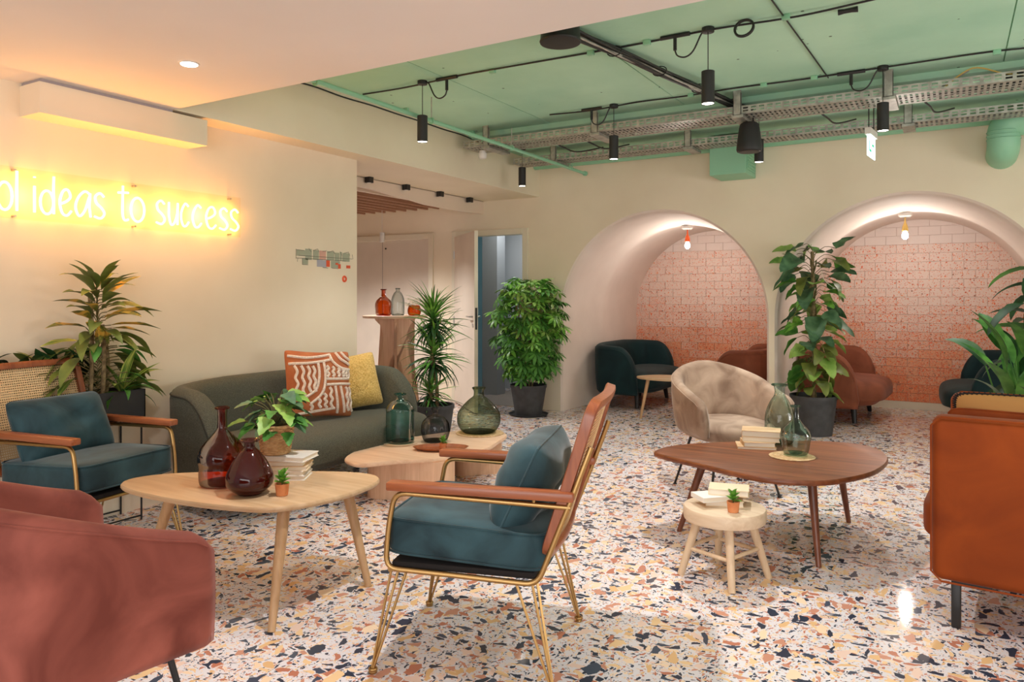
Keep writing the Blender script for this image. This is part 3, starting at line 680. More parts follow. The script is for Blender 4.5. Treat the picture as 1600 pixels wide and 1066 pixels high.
# niche lamps
for i, (x, lb, mt) in enumerate(((-2.645, 'bare bulb on orange holder in the left arched niche', 'orange_plastic'), (-.405, 'bare bulb on yellow holder in the right arched niche', 'ochre_plastic'))):
    cz = ARC[i][2] + ARC[i][1] - .07
    t = thing('niche_lamp', lb, 'ceiling lamp', (x, 8.45, cz), 0, 'bare bulb lamps in the niches')
    MB().lathe([(.045, -.045), (.062, -.03), (.066, 0)], 28).build('ceiling_cup', M['white_plastic'], t)
    MB().lathe([(.006, -.045), (.010, -.10), (.026, -.14), (.030, -.175), (.024, -.185)], 20).build('holder', M[mt], t)
    MB().lathe([(.012, -.185), (.022, -.20), (.03, -.225), (.026, -.25), (.012, -.266)], 20).build('bulb', M['bulb'], t)
    light('POINT', 'niche_beam', (x, 8.45, cz - .33), 12, (1, .94, .88), .04)

# ------------------------------------------------------------------ neon sign
t = thing('neon_sign', 'glowing yellow neon lettering reading ol ideas to success on the left wall', 'neon sign', (XW, 0, 0))
XH, AS, BZ = .145, .208, 1.742
def E_(cx, cy, rx, ry, a0, a1, n=14): return [(cx + rx * math.cos(R(a0 + (a1 - a0) * k / n)), cy + ry * math.sin(R(a0 + (a1 - a0) * k / n))) for k in range(n + 1)]
G = {   # strokes in a unit box: x 0..1 over the letter's width, y 0..1 = x-height
 'o': [E_(.5, .5, .5, .5, 90, 450, 20)],
 'l': [[(.5, 1.45), (.45, .7), (.5, 0)]],
 'i': [[(.5, .98), (.5, 0)], [(.5, 1.33), (.5, 1.28)]],
 'd': [[(.9, 1.42), (.88, .9), (.9, 0)], E_(.45, .42, .43, .44, 40, 400, 18)],
 'e': [spline([(.08, .42), (.55, .52), (.92, .72), (.7, .98), (.3, .9), (.05, .5), (.25, .08), (.65, .0), (1.0, .18)], 4)],
 'a': [spline([(.92, .9), (.6, 1.0), (.2, .75), (.02, .35), (.25, .02), (.6, .25), (.88, .8)], 4), [(.93, .95), (.88, .4), (.97, 0)]],
 's': [spline([(.88, .86), (.55, 1.0), (.15, .86), (.22, .6), (.65, .42), (.92, .2), (.6, .0), (.05, .06)], 4)],
 't': [spline([(.45, 1.42), (.42, .8), (.42, .25), (.6, .02), (.95, .06)], 4), [(.0, 1.12), (.95, 1.16)]],
 'u': [spline([(.05, .98), (.05, .4), (.25, .02), (.6, .1), (.88, .5), (.95, .98)], 4), [(.95, .98), (.92, .02)]],
 'c': [spline([(.9, .88), (.55, 1.0), (.15, .7), (.05, .35), (.3, .02), (.65, .02), (.95, .2)], 4)],
}
LET = [('o', -12, 12.5), ('l', 15, 24), ('i', 43, 51), ('d', 55, 80), ('e', 85, 105), ('a', 110, 136), ('s', 139, 158), ('t', 177, 195), ('o', 197, 219),
       ('s', 236, 252), ('u', 256, 272), ('c', 275, 289), ('c', 293, 309), ('e', 314, 331), ('s', 335, 350), ('s', 352, 367)]
for ch, p0, p1 in LET:
    ya, yb = onX(p0, 320, XW).y, onX(p1, 320, XW).y
    mm = MB()
    for st in G[ch]:
        mm.tube([(.045, ya + (yb - ya) * (.02 + .96 * x), BZ + XH * y + .006) for x, y in st], .0072, 8)
    mm.build('neon_letter', M['neon'], t)
y0, y1 = onX(-14, 320, XW).y, onX(371, 320, XW).y
MB().box(.028, .032, y0, y1, BZ - .035, BZ + AS + .03).build('acrylic_backing', M['acrylic'], t, smooth=False)
for y in (y0 + .1, (y0 + y1) / 2, y1 - .08):
    for z in (BZ - .02, BZ + AS + .015): MB().tube([(0, y, z), (.034, y, z)], .006, 8).build('spacer', M['chrome'], t)
for k in range(7):
    yy = y0 + (y1 - y0) * (k + .5) / 7
    light('POINT', 'neon_throw', (XW + .075, yy, BZ + .09), 2.5, (1, .44, .10), .035)

# ------------------------------------------------------------------ printed floor plan on the wall
t = thing('wall_floor_plan', 'thin sage and coral floor plan graphic on the left wall near its end', 'wall graphic', (XW, 0, 0))
def wy(px): return onX(px, 400, XW).y
def wz(px, py): return onX(px, py, XW).z
def patch(name, px0, px1, py0, py1, mt, th=.002, parent=t):
    z0, z1 = wz((px0 + px1) / 2, py1), wz((px0 + px1) / 2, py0)
    return MB().box(0.0005, th, wy(px0), wy(px1), z0, z1).build(name, M[mt], parent, smooth=False)
for a_ in ((463, 477, 391, 400), (477, 487, 389, 406), (489, 498, 391, 406), (499, 509, 392, 406), (511, 522, 393, 407), (523, 530, 395, 408), (531, 534, 394, 408), (535, 546, 396, 409), (472, 481, 404, 413), (517, 531, 408, 419)): patch('plan_room', *a_, 'map_pink' if a_[0] == 499 else 'map_green')
for a_ in ((495, 504, 406, 417), (504, 510, 407, 418), (539, 549, 408, 416)): patch('plan_room', *a_, 'map_blue')
for a_ in ((509.5, 515, 407, 417), (524, 528, 411, 414), (528, 532, 413, 420), (541, 547, 415, 419.5)): patch('coral_room', *a_, 'map_red', .003)
def ln(x0, y0_, x1, y1_, r=.0016, mt='map_line'):
    MB().tube([(.003, wy(x0), wz(x0, y0_)), (.003, wy(x1), wz(x1, y1_))], r, 4).build('plan_line', M[mt], t)
for a_ in ((462, 389, 462, 404), (462, 390, 475, 391.5), (462, 403, 540, 408), (466, 399, 550, 405), (482, 388, 486, 394), (489, 392, 496, 389), (496, 389, 498, 394), (504, 393, 510, 392), (512, 395, 520, 392), (520, 392, 523, 397), (531, 393, 534, 400), (537, 396, 544, 394), (544, 394, 546, 400), (472, 404, 472, 413.5), (472, 413.5, 481, 414), (504, 418, 512, 419), (518, 419, 528, 420), (465, 404, 464, 409), (550, 398, 551, 405)): ln(*a_)
for x, y in ((473, 400.5), (485.5, 402.2), (497.3, 402), (522, 404.5), (545.5, 406), (533, 410), (537, 410), (504, 403), (540, 404), (495, 408.5)):
    MB().lathe([(.0055, 0), (.0055, .004)], 10).build('plan_dot', M['black'], t)
    d = t.children[-1]; d.rotation_euler = (0, R(90), 0); d.location = (.001, wy(x), wz(x, y))
zr, yr = wz(537.8, 436), wy(537.8)
MB().tube([(.003, yr + .018 * math.cos(g), zr + .02 * math.sin(g)) for g in [2 * math.pi * k / 24 for k in range(24)]], .008, 6, closed=True).build('coral_ring', M['map_red'], t)

# ------------------------------------------------------------------ furniture builders
def hairpin(t, top3, tip, mt='gold', r=.0048):
    """three-rod hairpin leg ending in a small foot: one part"""
    tip = Vector(tip); mm = MB()
    c = sum((Vector(p) for p in top3), Vector()) / 3
    for p in top3:
        p = Vector(p); e = tip + (p - c) * .09; e.z = .018
        mm.tube([p, e], r, 7)
    ang = [tip + Vector((.012 * math.cos(a), .012 * math.sin(a), .014)) for a in [2 * math.pi * k / 12 for k in range(12)]]
    mm.tube(ang, r, 6, closed=True)
    leg = mm.build('leg', M[mt], t)
    MB().lathe([(.014, 0), (.015, .006), (.012, .009)], 14, (tip.x, tip.y, 0)).build('foot_pad', M[mt], leg)
def softbox(w, d, h, p=5, crown=.012, n=22, wob_=.0, seed=0):
    """upholstered block: superellipsoid with slightly crowned faces"""
    rnd = random.Random(seed); ph = [rnd.uniform(0, 6) for _ in range(6)]
    def fn(u, v):
        th, fi = 2 * math.pi * u, math.pi * (v - .5)
        def pw(x, e): return sgn(x) * abs(x) ** e
        e1, e2 = 2 / p, 2 / p
        x = pw(math.cos(fi), e1) * pw(math.cos(th), e2); y = pw(math.cos(fi), e1) * pw(math.sin(th), e2); z = pw(math.sin(fi), e1)
        cr = (1 - x * x) * (1 - y * y)
        zz = z * h / 2 + sgn(z) * crown * cr + wob_ * math.sin(5 * x + ph[0]) * math.sin(4 * y + ph[1]) * (abs(z) > .5)
        yy = y * d / 2 + sgn(y) * crown * .5 * (1 - x * x) * (1 - z * z) * (abs(y) > .6)
        xx = x * w / 2 + sgn(x) * crown * .5 * (1 - y * y) * (1 - z * z) * (abs(x) > .6)
        return (xx, yy, zz)
    return fn
def add_softbox(mm, w, d, h, c=(0, 0, 0), p=6, crown=.012, wob_=0, seed=0, nu=72, nv=34):
    f = softbox(w, d, h, p, crown, wob_=wob_, seed=seed)
    # uneven parameter spacing keeps the corners crisp
    def q(u, v):
        x, y, z = f(u, v); return (x + c[0], y + c[1], z + c[2])
    return mm.grid(q, nu, nv, cu=True)
def pillow_pt(w, h, T, pinch=.06):
    def fn(u, v, side):
        """u, v in -1..1 ; returns x, y(thickness), z"""
        k = 1 - .05 * (u * v) ** 10
        x = k * u * w / 2 * (1 - pinch * (1 - v * v)); z = k * v * h / 2 * (1 - pinch * (1 - u * u))
        t = T / 2 * (max(0, (1 - u ** 4)) ** .6) * (max(0, (1 - v ** 4)) ** .6)
        return (x, side * t, z)
    return fn
def pillow_mesh(w, h, T, n=22, pinch=.06, wr=0, seed=1, bump=0):
    f = pillow_pt(w, h, T, pinch); mm = MB(); rnd = random.Random(seed); ph = [rnd.uniform(0, 6) for _ in range(8)]
    def g(side):
        def q(a, b):
            u, v = 2 * a - 1, 2 * b - 1; u = sgn(u) * (1 - (1 - abs(u)) ** 1.5); v = sgn(v) * (1 - (1 - abs(v)) ** 1.5)
            x, y, z = f(u, v, side)
            e = (1 - u * u) * (1 - v * v)
            y += side * wr * e * (math.sin(6 * u + 3 * v + ph[0]) + .6 * math.sin(9 * v - 4 * u + ph[1]))
            if bump: y += side * bump * rnd.random() * min(1, e * 8)
            return (x, y, z)
        return q
    mm.grid(g(-1), n, n); mm.grid(g(1), n, n)
    return mm
def rim_pts(w, h, pinch, n=20):
    f = pillow_pt(w, h, 0, pinch); o = []
    for k in range(n): o.append(f(-1 + 2 * k / n, -1, 1))
    for k in range(n): o.append(f(1, -1 + 2 * k / n, 1))
    for k in range(n): o.append(f(1 - 2 * k / n, 1, 1))
    for k in range(n): o.append(f(-1, 1 - 2 * k / n, 1))
    return o

def cane_armchair(lbl, loc, rz):
    """x = forward, y = left"""
    t = thing('cane_armchair', lbl, 'armchair', loc, rz, 'brass and cane armchairs with teal cushions')
    hw = .275
    for s in (-1, 1):
        loop = [(.235, s * hw, .625), (-.36, s * hw, .612), (-.27, s * hw, .36), (.265, s * hw, .365)]
        # side loop: under the arm, down the rear, along the seat, up the front
        pts = arc_corner([(-.372, s * hw, .612), (.10, s * hw, .622), (.238, s * hw, .625), (.262, s * hw, .50), (.272, s * hw, .362), (0, s * hw, .358), (-.262, s * hw, .352), (-.335, s * hw, .54), (-.372, s * hw, .632), (-.438, s * hw * .97, .81)], .045, 5)
        MB().tube(pts, .0095, 10).build('side_frame', M['gold'], t)
        am = MB(); am.box(-.385, .262, s * hw - .026, s * hw + .026, .634, .664)
        am.build('armrest', M['honey'], t, bevel=.006, seg=2)
        for x in (.17, -.25): MB().tube([(x, s * hw, .618), (x, s * hw, .636)], .006, 8).build('screw', M['gold'], t)
    for x in (.255, -.25): MB().tube([(x, -hw, .357), (x, hw, .357)], .009, 8).build('cross_bar', M['gold'], t)
    mm = MB(); mm.box(-.25, .255, -hw + .012, hw - .012, .362, .385); mm.build('seat_platform', M['blackcloth'], t, bevel=.006)
    for sx, sy in ((1, 1), (1, -1), (-1, 1), (-1, -1)):
        x0 = .262 if sx > 0 else -.255
        hairpin(t, [(x0 - sx * .01, sy * hw, .352), (x0 - sx * .065, sy * hw, .352), (x0 - sx * .012, sy * (hw - .075), .352)] if True else 0, (sx * .315, sy * .285, 0))
    # curved wooden back frame with rounded corners, cane panel inside
    def back(u, v):   # u -1..1 across, v 0..1 up
        lean = -.30 - .155 * v; bow = -.018 * (1 - u * u)
        return Vector((lean + bow + .012, u * .262, .45 + .495 * v))
    ring = []
    rc = .13
    def edge(u0, v0, u1, v1, n=9): return [(u0 + (u1 - u0) * k / n, v0 + (v1 - v0) * k / n) for k in range(n)]
    uv = edge(-1 + .16, 0, 1 - .16, 0)
    for (cu, cv, a0) in ((.84, .085, -90), (.84, .915, 0)):
        uv += [(cu + .16 * math.cos(R(a0 + 90 * k / 6)), cv + .085 * math.sin(R(a0 + 90 * k / 6))) for k in range(7)]
        if cv < .5: uv += edge(1, .10, 1, .90)
    uv += edge(.84, 1, -.84, 1)
    for (cu, cv, a0) in ((-.84, .915, 90), (-.84, .085, 180)):
        uv += [(cu + .16 * math.cos(R(a0 + 90 * k / 6)), cv + .085 * math.sin(R(a0 + 90 * k / 6))) for k in range(7)]
        if cv > .5: uv += edge(-1, .90, -1, .10)
    cen = [back(*q) for q in uv]; nrm = Vector((-.95, 0, -.30)).normalized()
    mm = MB(); k_ = len(cen)
    prof = [(-1, -1), (-.5, -1.25), (.5, -1.25), (1, -1), (1, 1), (.5, 1.25), (-.5, 1.25), (-1, 1)]
    for i in range(k_):
        tg = (cen[(i + 1) % k_] - cen[i - 1]).normalized(); sd = tg.cross(nrm).normalized()
        for a_, b_ in prof: mm.v.append(tuple(cen[i] + sd * a_ * .016 + nrm * b_ * .0155))
    n = len(prof)
    mm.f = [(i * n + j, i * n + (j + 1) % n, ((i + 1) % k_) * n + (j + 1) % n, ((i + 1) % k_) * n + j) for i in range(k_) for j in range(n)]
    mm.build('back_frame', M['honey_z'], t, angle=50)
    mm = MB(); NS = 10; st = .0034
    def strip(p0, p1, off, wv):
        pts = [back(p0[0] + (p1[0] - p0[0]) * j / NS, p0[1] + (p1[1] - p0[1]) * j / NS) + nrm * off for j in range(NS + 1)]
        tg = (pts[-1] - pts[0]).normalized(); sd = tg.cross(nrm).normalized() * wv
        mm.add([p + sd * s_ for p in pts for s_ in (-1, 1)], [(2 * j, 2 * j + 1, 2 * j + 3, 2 * j + 2) for j in range(NS)])
    for k in range(1, 46): u = -1 + 2 * k / 46; strip((u, .02), (u, .98), .0012, st)
    for k in range(1, 42): v = k / 42; strip((-.98, v), (.98, v), -.0012, st)
    mm.build('cane_panel', M['cane'], t, smooth=False)
    # cushions
    mm = MB(); add_softbox(mm, .575, .535, .135, p=9, crown=.014, wob_=.003, seed=3)
    c = mm.build('seat_cushion', M['teal'], t, loc=(.0, 0, .462)); c.rotation_euler = (0, R(-2.5), 0)
    for z in (-.058, .058):
        ring = [(sgn(math.cos(a)) * abs(math.cos(a)) ** .22 * .286, sgn(math.sin(a)) * abs(math.sin(a)) ** .22 * .267, z) for a in [2 * math.pi * k / 96 for k in range(96)]]
        MB().tube(ring, .0042, 6, closed=True).build('piping', M['teal'], c)
    mm = pillow_mesh(.49, .34, .20, 26, .03, .011, 5)
    p = mm.build('back_pillow', M['teal'], t, angle=70, loc=(-.185, 0, .64)); p.rotation_euler = Euler((R(-25), 0, R(90)))
    MB().tube(rim_pts(.49, .34, .03), .004, 6, closed=True).build('piping', M['teal'], p)
    return t
FRONT = math.atan2(-.295, -.956)
cane_armchair('brass and cane armchair in the foreground, seen from its side, facing left', (-1.50, 2.315, 0), FRONT)
cane_armchair('brass and cane armchair at the left edge before the black planter, facing the room', (-3.65, 2.07, 0), R(9))

# --- shells of tub chairs and rounded sofas: a horseshoe wall swept round the seat
def horseshoe(hw, back, front, n=60, pw=2.4):
    """plan of the wall centre line; x forward. arm tip (+y) -> back -> arm tip (-y); returns (x, y, nx, ny, s)"""
    pts = []
    for k in range(9): pts.append((front + (0 - front) * k / 9, hw))
    m_ = n
    for k in range(m_ + 1):
        a = math.pi / 2 + math.pi * k / m_; c_, s_ = math.cos(a), math.sin(a)
        pts.append((back * sgn(c_) * abs(c_) ** (2 / pw), hw * sgn(s_) * abs(s_) ** (2 / pw)))
    for k in range(1, 10): pts.append((front * k / 9, -hw))
    out = []; L = 0
    for i, p in enumerate(pts):
        a, b = pts[max(i - 1, 0)], pts[min(i + 1, len(pts) - 1)]
        tx, ty = b[0] - a[0], b[1] - a[1]; l = math.hypot(tx, ty) or 1
        if i: L += math.dist(p, pts[i - 1])
        out.append([p[0], p[1], ty / l * -1 * -1, -tx / l, L])
    for o in out:
        # outward normal (away from the inside)
        nx, ny = o[2], o[3]
        if nx * (o[0] - front * .4) + ny * o[1] < 0: o[2], o[3] = -nx, -ny
        o[4] /= L
    return out
def shell_mesh(hw, back, front, T, z0, ztop, taper=1.0, pw=2.4, n=60, tipr=.10, lean=0.0):
    """ztop(s) = height along the wall, s 0..1; taper: plan scale at the bottom; tip rounding length tipr (fraction of s)"""
    H_ = horseshoe(hw, back, front, n, pw); mm = MB(); secs = []
    for x, y, nx, ny, s in H_:
        zt = ztop(s); d = min(s, 1 - s) / tipr
        tf = 1 if d >= 1 else max(.02, math.sqrt(max(0, 1 - (1 - d) ** 2)))
        th = T * (.25 + .75 * tf); ht = zt - z0
        row = []
        def P(off, z):
            f = (z - z0) / max(ht, .01); k = taper + (1 - taper) * min(1, f) ** .55
            return (x * k + nx * off - (lean * f if nx < 0 else 0) * 0, y * k + ny * off, z)
        r = min(th / 2, ht * .45)
        row.append(P(-th / 2, z0 + .01)); row.append(P(-th * .1, z0)); row.append(P(th * .35, z0)); row.append(P(th / 2, z0 + .03))
        for f in (.2, .4, .6, .8): row.append(P(th / 2 + .006 * math.sin(f * 3.1), z0 + .03 + (ht - .03 - r) * f))
        for a in range(0, 181, 22): row.append(P(th / 2 * math.cos(R(a)), zt - r + r * math.sin(R(a))))
        for f in (.75, .5, .25): row.append(P(-th / 2 - .010 * math.sin(f * 3.1), z0 + .02 + (ht - .02 - r) * f))
        secs.append(row)
    nr = len(secs[0]); mm.v = [p for r_ in secs for p in r_]
    mm.f = [(i * nr + j, i * nr + (j + 1) % nr, (i + 1) * nr + (j + 1) % nr, (i + 1) * nr + j) for i in range(len(secs) - 1) for j in range(nr)]
    mm.f += [tuple(range(nr)), tuple(range((len(secs) - 1) * nr, len(secs) * nr))[::-1]]
    return mm, secs
def top_seam(secs, k, r, name, mt, t):
    MB().tube([row[k] for row in secs[1:-1]], r, 6).build(name, mt, t)
def tub_chair(lbl, loc, rz, mt, armz=.665, backz=.83, hw=.315, z0=.40, seatz=.475, seatmat=None, tap=.86, fs=.05, ls=.15):
    t = thing('tub_chair', lbl, 'armchair', loc, rz)
    def zt(s):
        e = abs(s - .5) * 2; f = max(0, min(1, (e - fs) / (1 - fs))); f = f * f * (3 - 2 * f) * .5 + f * .5; return backz + (armz - backz) * f - (.05 * max(0, (e - .9) / .1) ** 2)
    mm, secs = shell_mesh(hw, .30, .29, .075, z0, zt, tap, 2.2, 60, .035)
    mm.build('shell', mt, t, angle=75)
    top_seam(secs, 9, .0035, 'seam', mt, t)
    mm = MB()
    def seat(u, v):
        a = 2 * math.pi * u; c_, s_ = math.cos(a), math.sin(a); fi = math.pi * (v - .5)
        rr = abs(math.cos(fi)) ** .35
        x = (.31 if c_ > 0 else .27) * sgn(c_) * abs(c_) ** .75 * rr; y = .285 * sgn(s_) * abs(s_) ** .75 * rr
        return (x + .0, y * (.93 if v < .5 else 1), seatz - .06 + .062 * sgn(math.sin(fi)) * abs(math.sin(fi)) ** .6 + (.012 * (1 - (x / .32) ** 2) * (1 - (y / .3) ** 2) if v > .5 else 0))
    mm.grid(seat, 60, 20, cu=True); mm.build('seat', seatmat or mt, t, angle=75)
    for z, r in ((.375, .0),): MB().tube([(.20 * math.cos(a), .20 * math.sin(a), z + .02) for a in [2 * math.pi * k / 24 for k in range(24)]], .009, 8, closed=True).build('leg_ring', M['black'], t)
    for sx, sy in ((1, 1), (1, -1), (-1, 1), (-1, -1)):
        l = MB().tube([(sx * ls, sy * ls, z0 + .005), (sx * (ls * .6 + .155), sy * (ls * .6 + .155), .008)], [.0095, .0075], 10).build('leg', M['black'], t)
        MB().lathe([(.013, 0), (.013, .007)], 12, (sx * (ls * .6 + .155), sy * (ls * .6 + .155), 0)).build('foot_pad', M['black'], l)
    return t
tub_chair('taupe velvet tub chair with thin black legs behind the walnut table', (-1.30, 4.98, 0), math.atan2(-.70, .70), M['taupe'], backz=.845, armz=.64)
tub_chair('rust velvet tub chair seen from behind in the lower left corner', (-2.10, 1.07, 0), R(83), M['rust'], armz=.665, backz=.83, hw=.335, z0=.365, tap=1.0, fs=.30, ls=.215)

def round_sofa(name, lbl, loc, rz, mt, L, D, seatD, backz, legm, grp=None, seatz=.42, over=.0, T=.15, pipe=None, seat_shift=0.0, bottom=.17):
    """x forward; L = length along y of the wrap-around back; the seat block sticks out in front"""
    t = thing(name, lbl, 'sofa', loc, rz, grp)
    hw = L / 2 - T / 2; back = D * .42; fr = D * .34
    def zt(s):
        d = min(s, 1 - s); tip = .115
        e = abs(s - .5) * 2
        base = backz - .03 * max(0, (e - .3) / .7)
        if d < tip: q = 1 - d / tip; return bottom + .10 + (base - bottom - .10) * math.sqrt(max(0, 1 - q ** 2.2))
        return base
    mm, secs = shell_mesh(hw, back, fr, T, bottom, zt, .93, 3.2, 76, .03)
    mm.build('back_shell', mt, t, angle=75)
    if pipe: top_seam(secs, 9, .005, 'piping', pipe, t)
    elif True: top_seam(secs, 9, .004, 'piping', mt, t)
    mm = MB(); w2 = (L - 2 * T * .75) / 2 + over
    def seat(u, v):
        a = 2 * math.pi * u; c_, s_ = math.cos(a), math.sin(a); fi = math.pi * (v - .5)
        rr = abs(math.cos(fi)) ** .38
        x = (seatD / 2) * sgn(c_) * abs(c_) ** .55 * rr; y = w2 * sgn(s_) * abs(s_) ** .38 * rr
        h_ = (seatz - bottom) / 2; zz = math.sin(fi); k = .86 if zz < -.3 else 1
        return (x * (k if x > 0 else 1), y * (1 if k == 1 else .96), bottom + h_ + h_ * sgn(zz) * abs(zz) ** .62 + (.02 * (1 - (x / seatD * 2) ** 2) if zz > .4 else 0))
    mm.grid(seat, 96, 24, cu=True)
    mm.build('seat', mt, t, angle=75, loc=(D * .62 - seatD / 2 - .02 + 0.0, seat_shift, 0))
    for sx in (-.20, .24):
        for sy in (-1, 1):
            mm = MB(); mm.tube([(sx * D, sy * L * .33, bottom + .02), (sx * D * 1.1, sy * L * .36, 0)], [.032, .022], 12); mm.build('leg', legm, t)
    return t
# long olive sofa on the left wall
OS = round_sofa('rounded_sofa', 'long olive green rounded sofa on the left wall under the floor plan graphic', (-3.84, 3.67, 0), R(-2), M['olive'], 1.86, .78, .74, .765, M['black'], over=.10, T=.14, pipe=M['piping'], seat_shift=.05)
# loveseats in the niches
round_sofa('loveseat', 'dark petrol velvet loveseat at the left side of the left niche', (-3.33, 8.62, 0), 0, M['teal_dark'], 1.45, .76, .70, .74, M['black'], 'velvet loveseats in the niches', T=.13, bottom=.16)
round_sofa('loveseat', 'cinnamon velvet loveseat at the right side of the left niche', (-2.0, 8.66, 0), R(180), M['brown'], 1.4, .76, .70, .74, M['black'], 'velvet loveseats in the niches', T=.13, bottom=.16)
round_sofa('loveseat', 'cinnamon velvet loveseat behind the climbing plant in the right niche', (-1.03, 8.78, 0), R(-3), M['brown'], 1.4, .78, .76, .745, M['black'], 'velvet loveseats in the niches', T=.13, bottom=.16)
round_sofa('loveseat', 'dark petrol velvet loveseat at the right side of the right niche', (.36, 8.72, 0), R(183), M['teal_dark'], 1.45, .78, .76, .745, M['black'], 'velvet loveseats in the niches', T=.13, bottom=.16)

# square cognac armchair at the right edge
t = thing('square_armchair', 'square cognac velvet armchair with black metal legs at the right edge', 'armchair', (-.05, 3.33, 0), R(-4.5))
def rbox(x0, x1, y0, y1, z0, z1, b=.035, nm='arm', mt='cognac', seg=4):
    return MB().box(x0, x1, y0, y1, z0, z1).build(nm, M[mt], t, bevel=b, seg=seg, angle=60)
rbox(-.02, .88, 0, .13, .19, .83); rbox(-.02, .88, .80, .93, .19, .83)
rbox(.74, .90, .13, .80, .19, .83, nm='backrest')
rbox(.0, .76, .125, .805, .19, .30, .02, 'seat_base')
mm = MB(); add_softbox(mm, .80, .67, .16, p=8, crown=.02); mm.build('seat_cushion', M['cognac'], t, loc=(.33, .465, .38))
mm = MB(); add_softbox(mm, .17, .66, .42, p=6, crown=.03); o = mm.build('back_cushion', M['cognac'], t, loc=(.66, .465, .63))
for y in (.0, .93):
    e = -.001 if y == 0 else .001
    rect = [(-.02, y + e, .225), (-.02, y + e, .795), (.015, y + e, .83), (.85, y + e, .83), (.88, y + e, .80), (.88, y + e, .22), (.85, y + e, .19), (.015, y + e, .19)]
    MB().tube(rect, .004, 6, closed=True).build('piping', M['cognac'], t)
for x, y in ((.06, .07), (.80, .07), (.06, .86), (.80, .86)):
    s_ = 1 if x < .4 else -1
    l = MB().box(x - .016, x + .016, y - .022, y + .022, 0, .172); l.box(x - .016, x + s_ * .12 if s_ > 0 else x + .016, y - .022, y + .022, .172, .19) if s_ > 0 else l.box(x - .12, x + .016, y - .022, y + .022, .172, .19)
    l.build('leg', M['black'], t, bevel=.004)
# fringed cushion and wrinkled throw pillow inside it
t2 = thing('fringed_cushion', 'sand coloured cushion with black stitched edge inside the cognac armchair', 'cushion', (.44, 3.60, .685), R(1))
t2.rotation_euler = (R(12), R(-1), R(-4))
pm = pillow_mesh(.86, .46, .15, 24, .03, .006, 9); pm.build('cover', M['sandcloth'], t2, angle=70)
rp = rim_pts(.86, .46, .03, 44); mm = MB()
for i in range(0, len(rp)):
    a = Vector(rp[i]); n_ = (a - Vector((0, 0, 0))).normalized(); mm.tube([a - n_ * .012 + Vector((0, -.006, 0)), a + n_ * .010], .0034, 4)
o = mm.build('stitched_fringe', M['blackcloth'], t2, smooth=False); o['kind'] = 'stuff'
MB().tube(rp, .0045, 5, closed=True).build('edge_cord', M['blackcloth'], t2)
t2 = thing('cognac_cushion', 'wrinkled cognac velvet cushion along the near arm of the cognac armchair', 'cushion', (.38, 3.515, .645), R(1)); t2.rotation_euler = (R(4), 0, R(-4.5))
pillow_mesh(.80, .40, .07, 26, .03, .006, 4).build('cover', M['cognac'], t2, angle=70)
MB().tube(rim_pts(.80, .40, .03), .004, 6, closed=True).build('piping', M['cognac'], t2)

# --- organic tables
def leg_taper(t, a, b, r0, r1, mt, n=16, nm='leg'):
    return MB().tube([a, b], [r0, r1], n).build(nm, mt, t)
def scale2(pts, c, k): return [(c[0] + (x - c[0]) * k, c[1] + (y - c[1]) * k) for x, y in pts]
def organic_table(name, lbl, pix, z, th, topm, loc):
    w_ = [onZ(px, py, z) for px, py in pix]
    out = smooth_closed([(q.x - loc[0], q.y - loc[1]) for q in w_], 6)
    t = thing(name, lbl, 'table', (loc[0], loc[1], 0))
    MB().prism(out, z - th, z, .007).build('tabletop', topm, t, angle=50)
    return t, out
# walnut table
t, out = organic_table('coffee_table', 'large walnut coffee table with a rounded triangular top', [(1023, 704), (1060, 695), (1150, 690), (1250, 688.5), (1330, 692), (1372, 702), (1388, 717), (1368, 735), (1322, 747), (1270, 751.5), (1190, 746), (1090, 724), (1035, 711)], .44, .026, M['walnut'], (-.80, 4.12))
def wl(x, y): return (x + .80, y - 4.12)
for (fx, fy), (tx, ty) in (((-1.295, 3.985), (-1.16, 4.02)), ((-.548, 3.80), (-.60, 3.92)), ((-.508, 4.64), (-.55, 4.50))):
    leg_taper(t, (*wl(tx, ty), .415), (*wl(fx, fy), 0), .024, .013, M['walnut_z'])
    MB().lathe([(.034, -.006), (.034, 0)], 18, (*wl(tx, ty), .4135)).build('mount_plate', M['walnut_z'], t)
# oak table
t, out = organic_table('coffee_table', 'pale oak coffee table with rounded triangular top in front of the olive sofa', [(188, 757), (212, 746), (280, 739), (400, 736), (520, 736.5), (578, 740.5), (593, 749), (570, 762), (515, 779), (440, 792), (385, 792.5), (300, 784), (222, 770)], .46, .022, M['oak'], (-2.66, 2.25))
def wl(x, y): return (x + 2.66, y - 2.25)
for (fx, fy), (tx, ty) in (((-2.262, 1.985), (-2.34, 2.12)), ((-2.245, 2.52), (-2.36, 2.50)), ((-3.12, 2.0), (-2.96, 2.05))):
    leg_taper(t, (*wl(tx, ty), .44), (*wl(fx, fy), 0), .026, .015, M['oak_z'])
    MB().lathe([(.036, -.006), (.036, 0)], 18, (*wl(tx, ty), .438)).build('mount_plate', M['oak_z'], t)
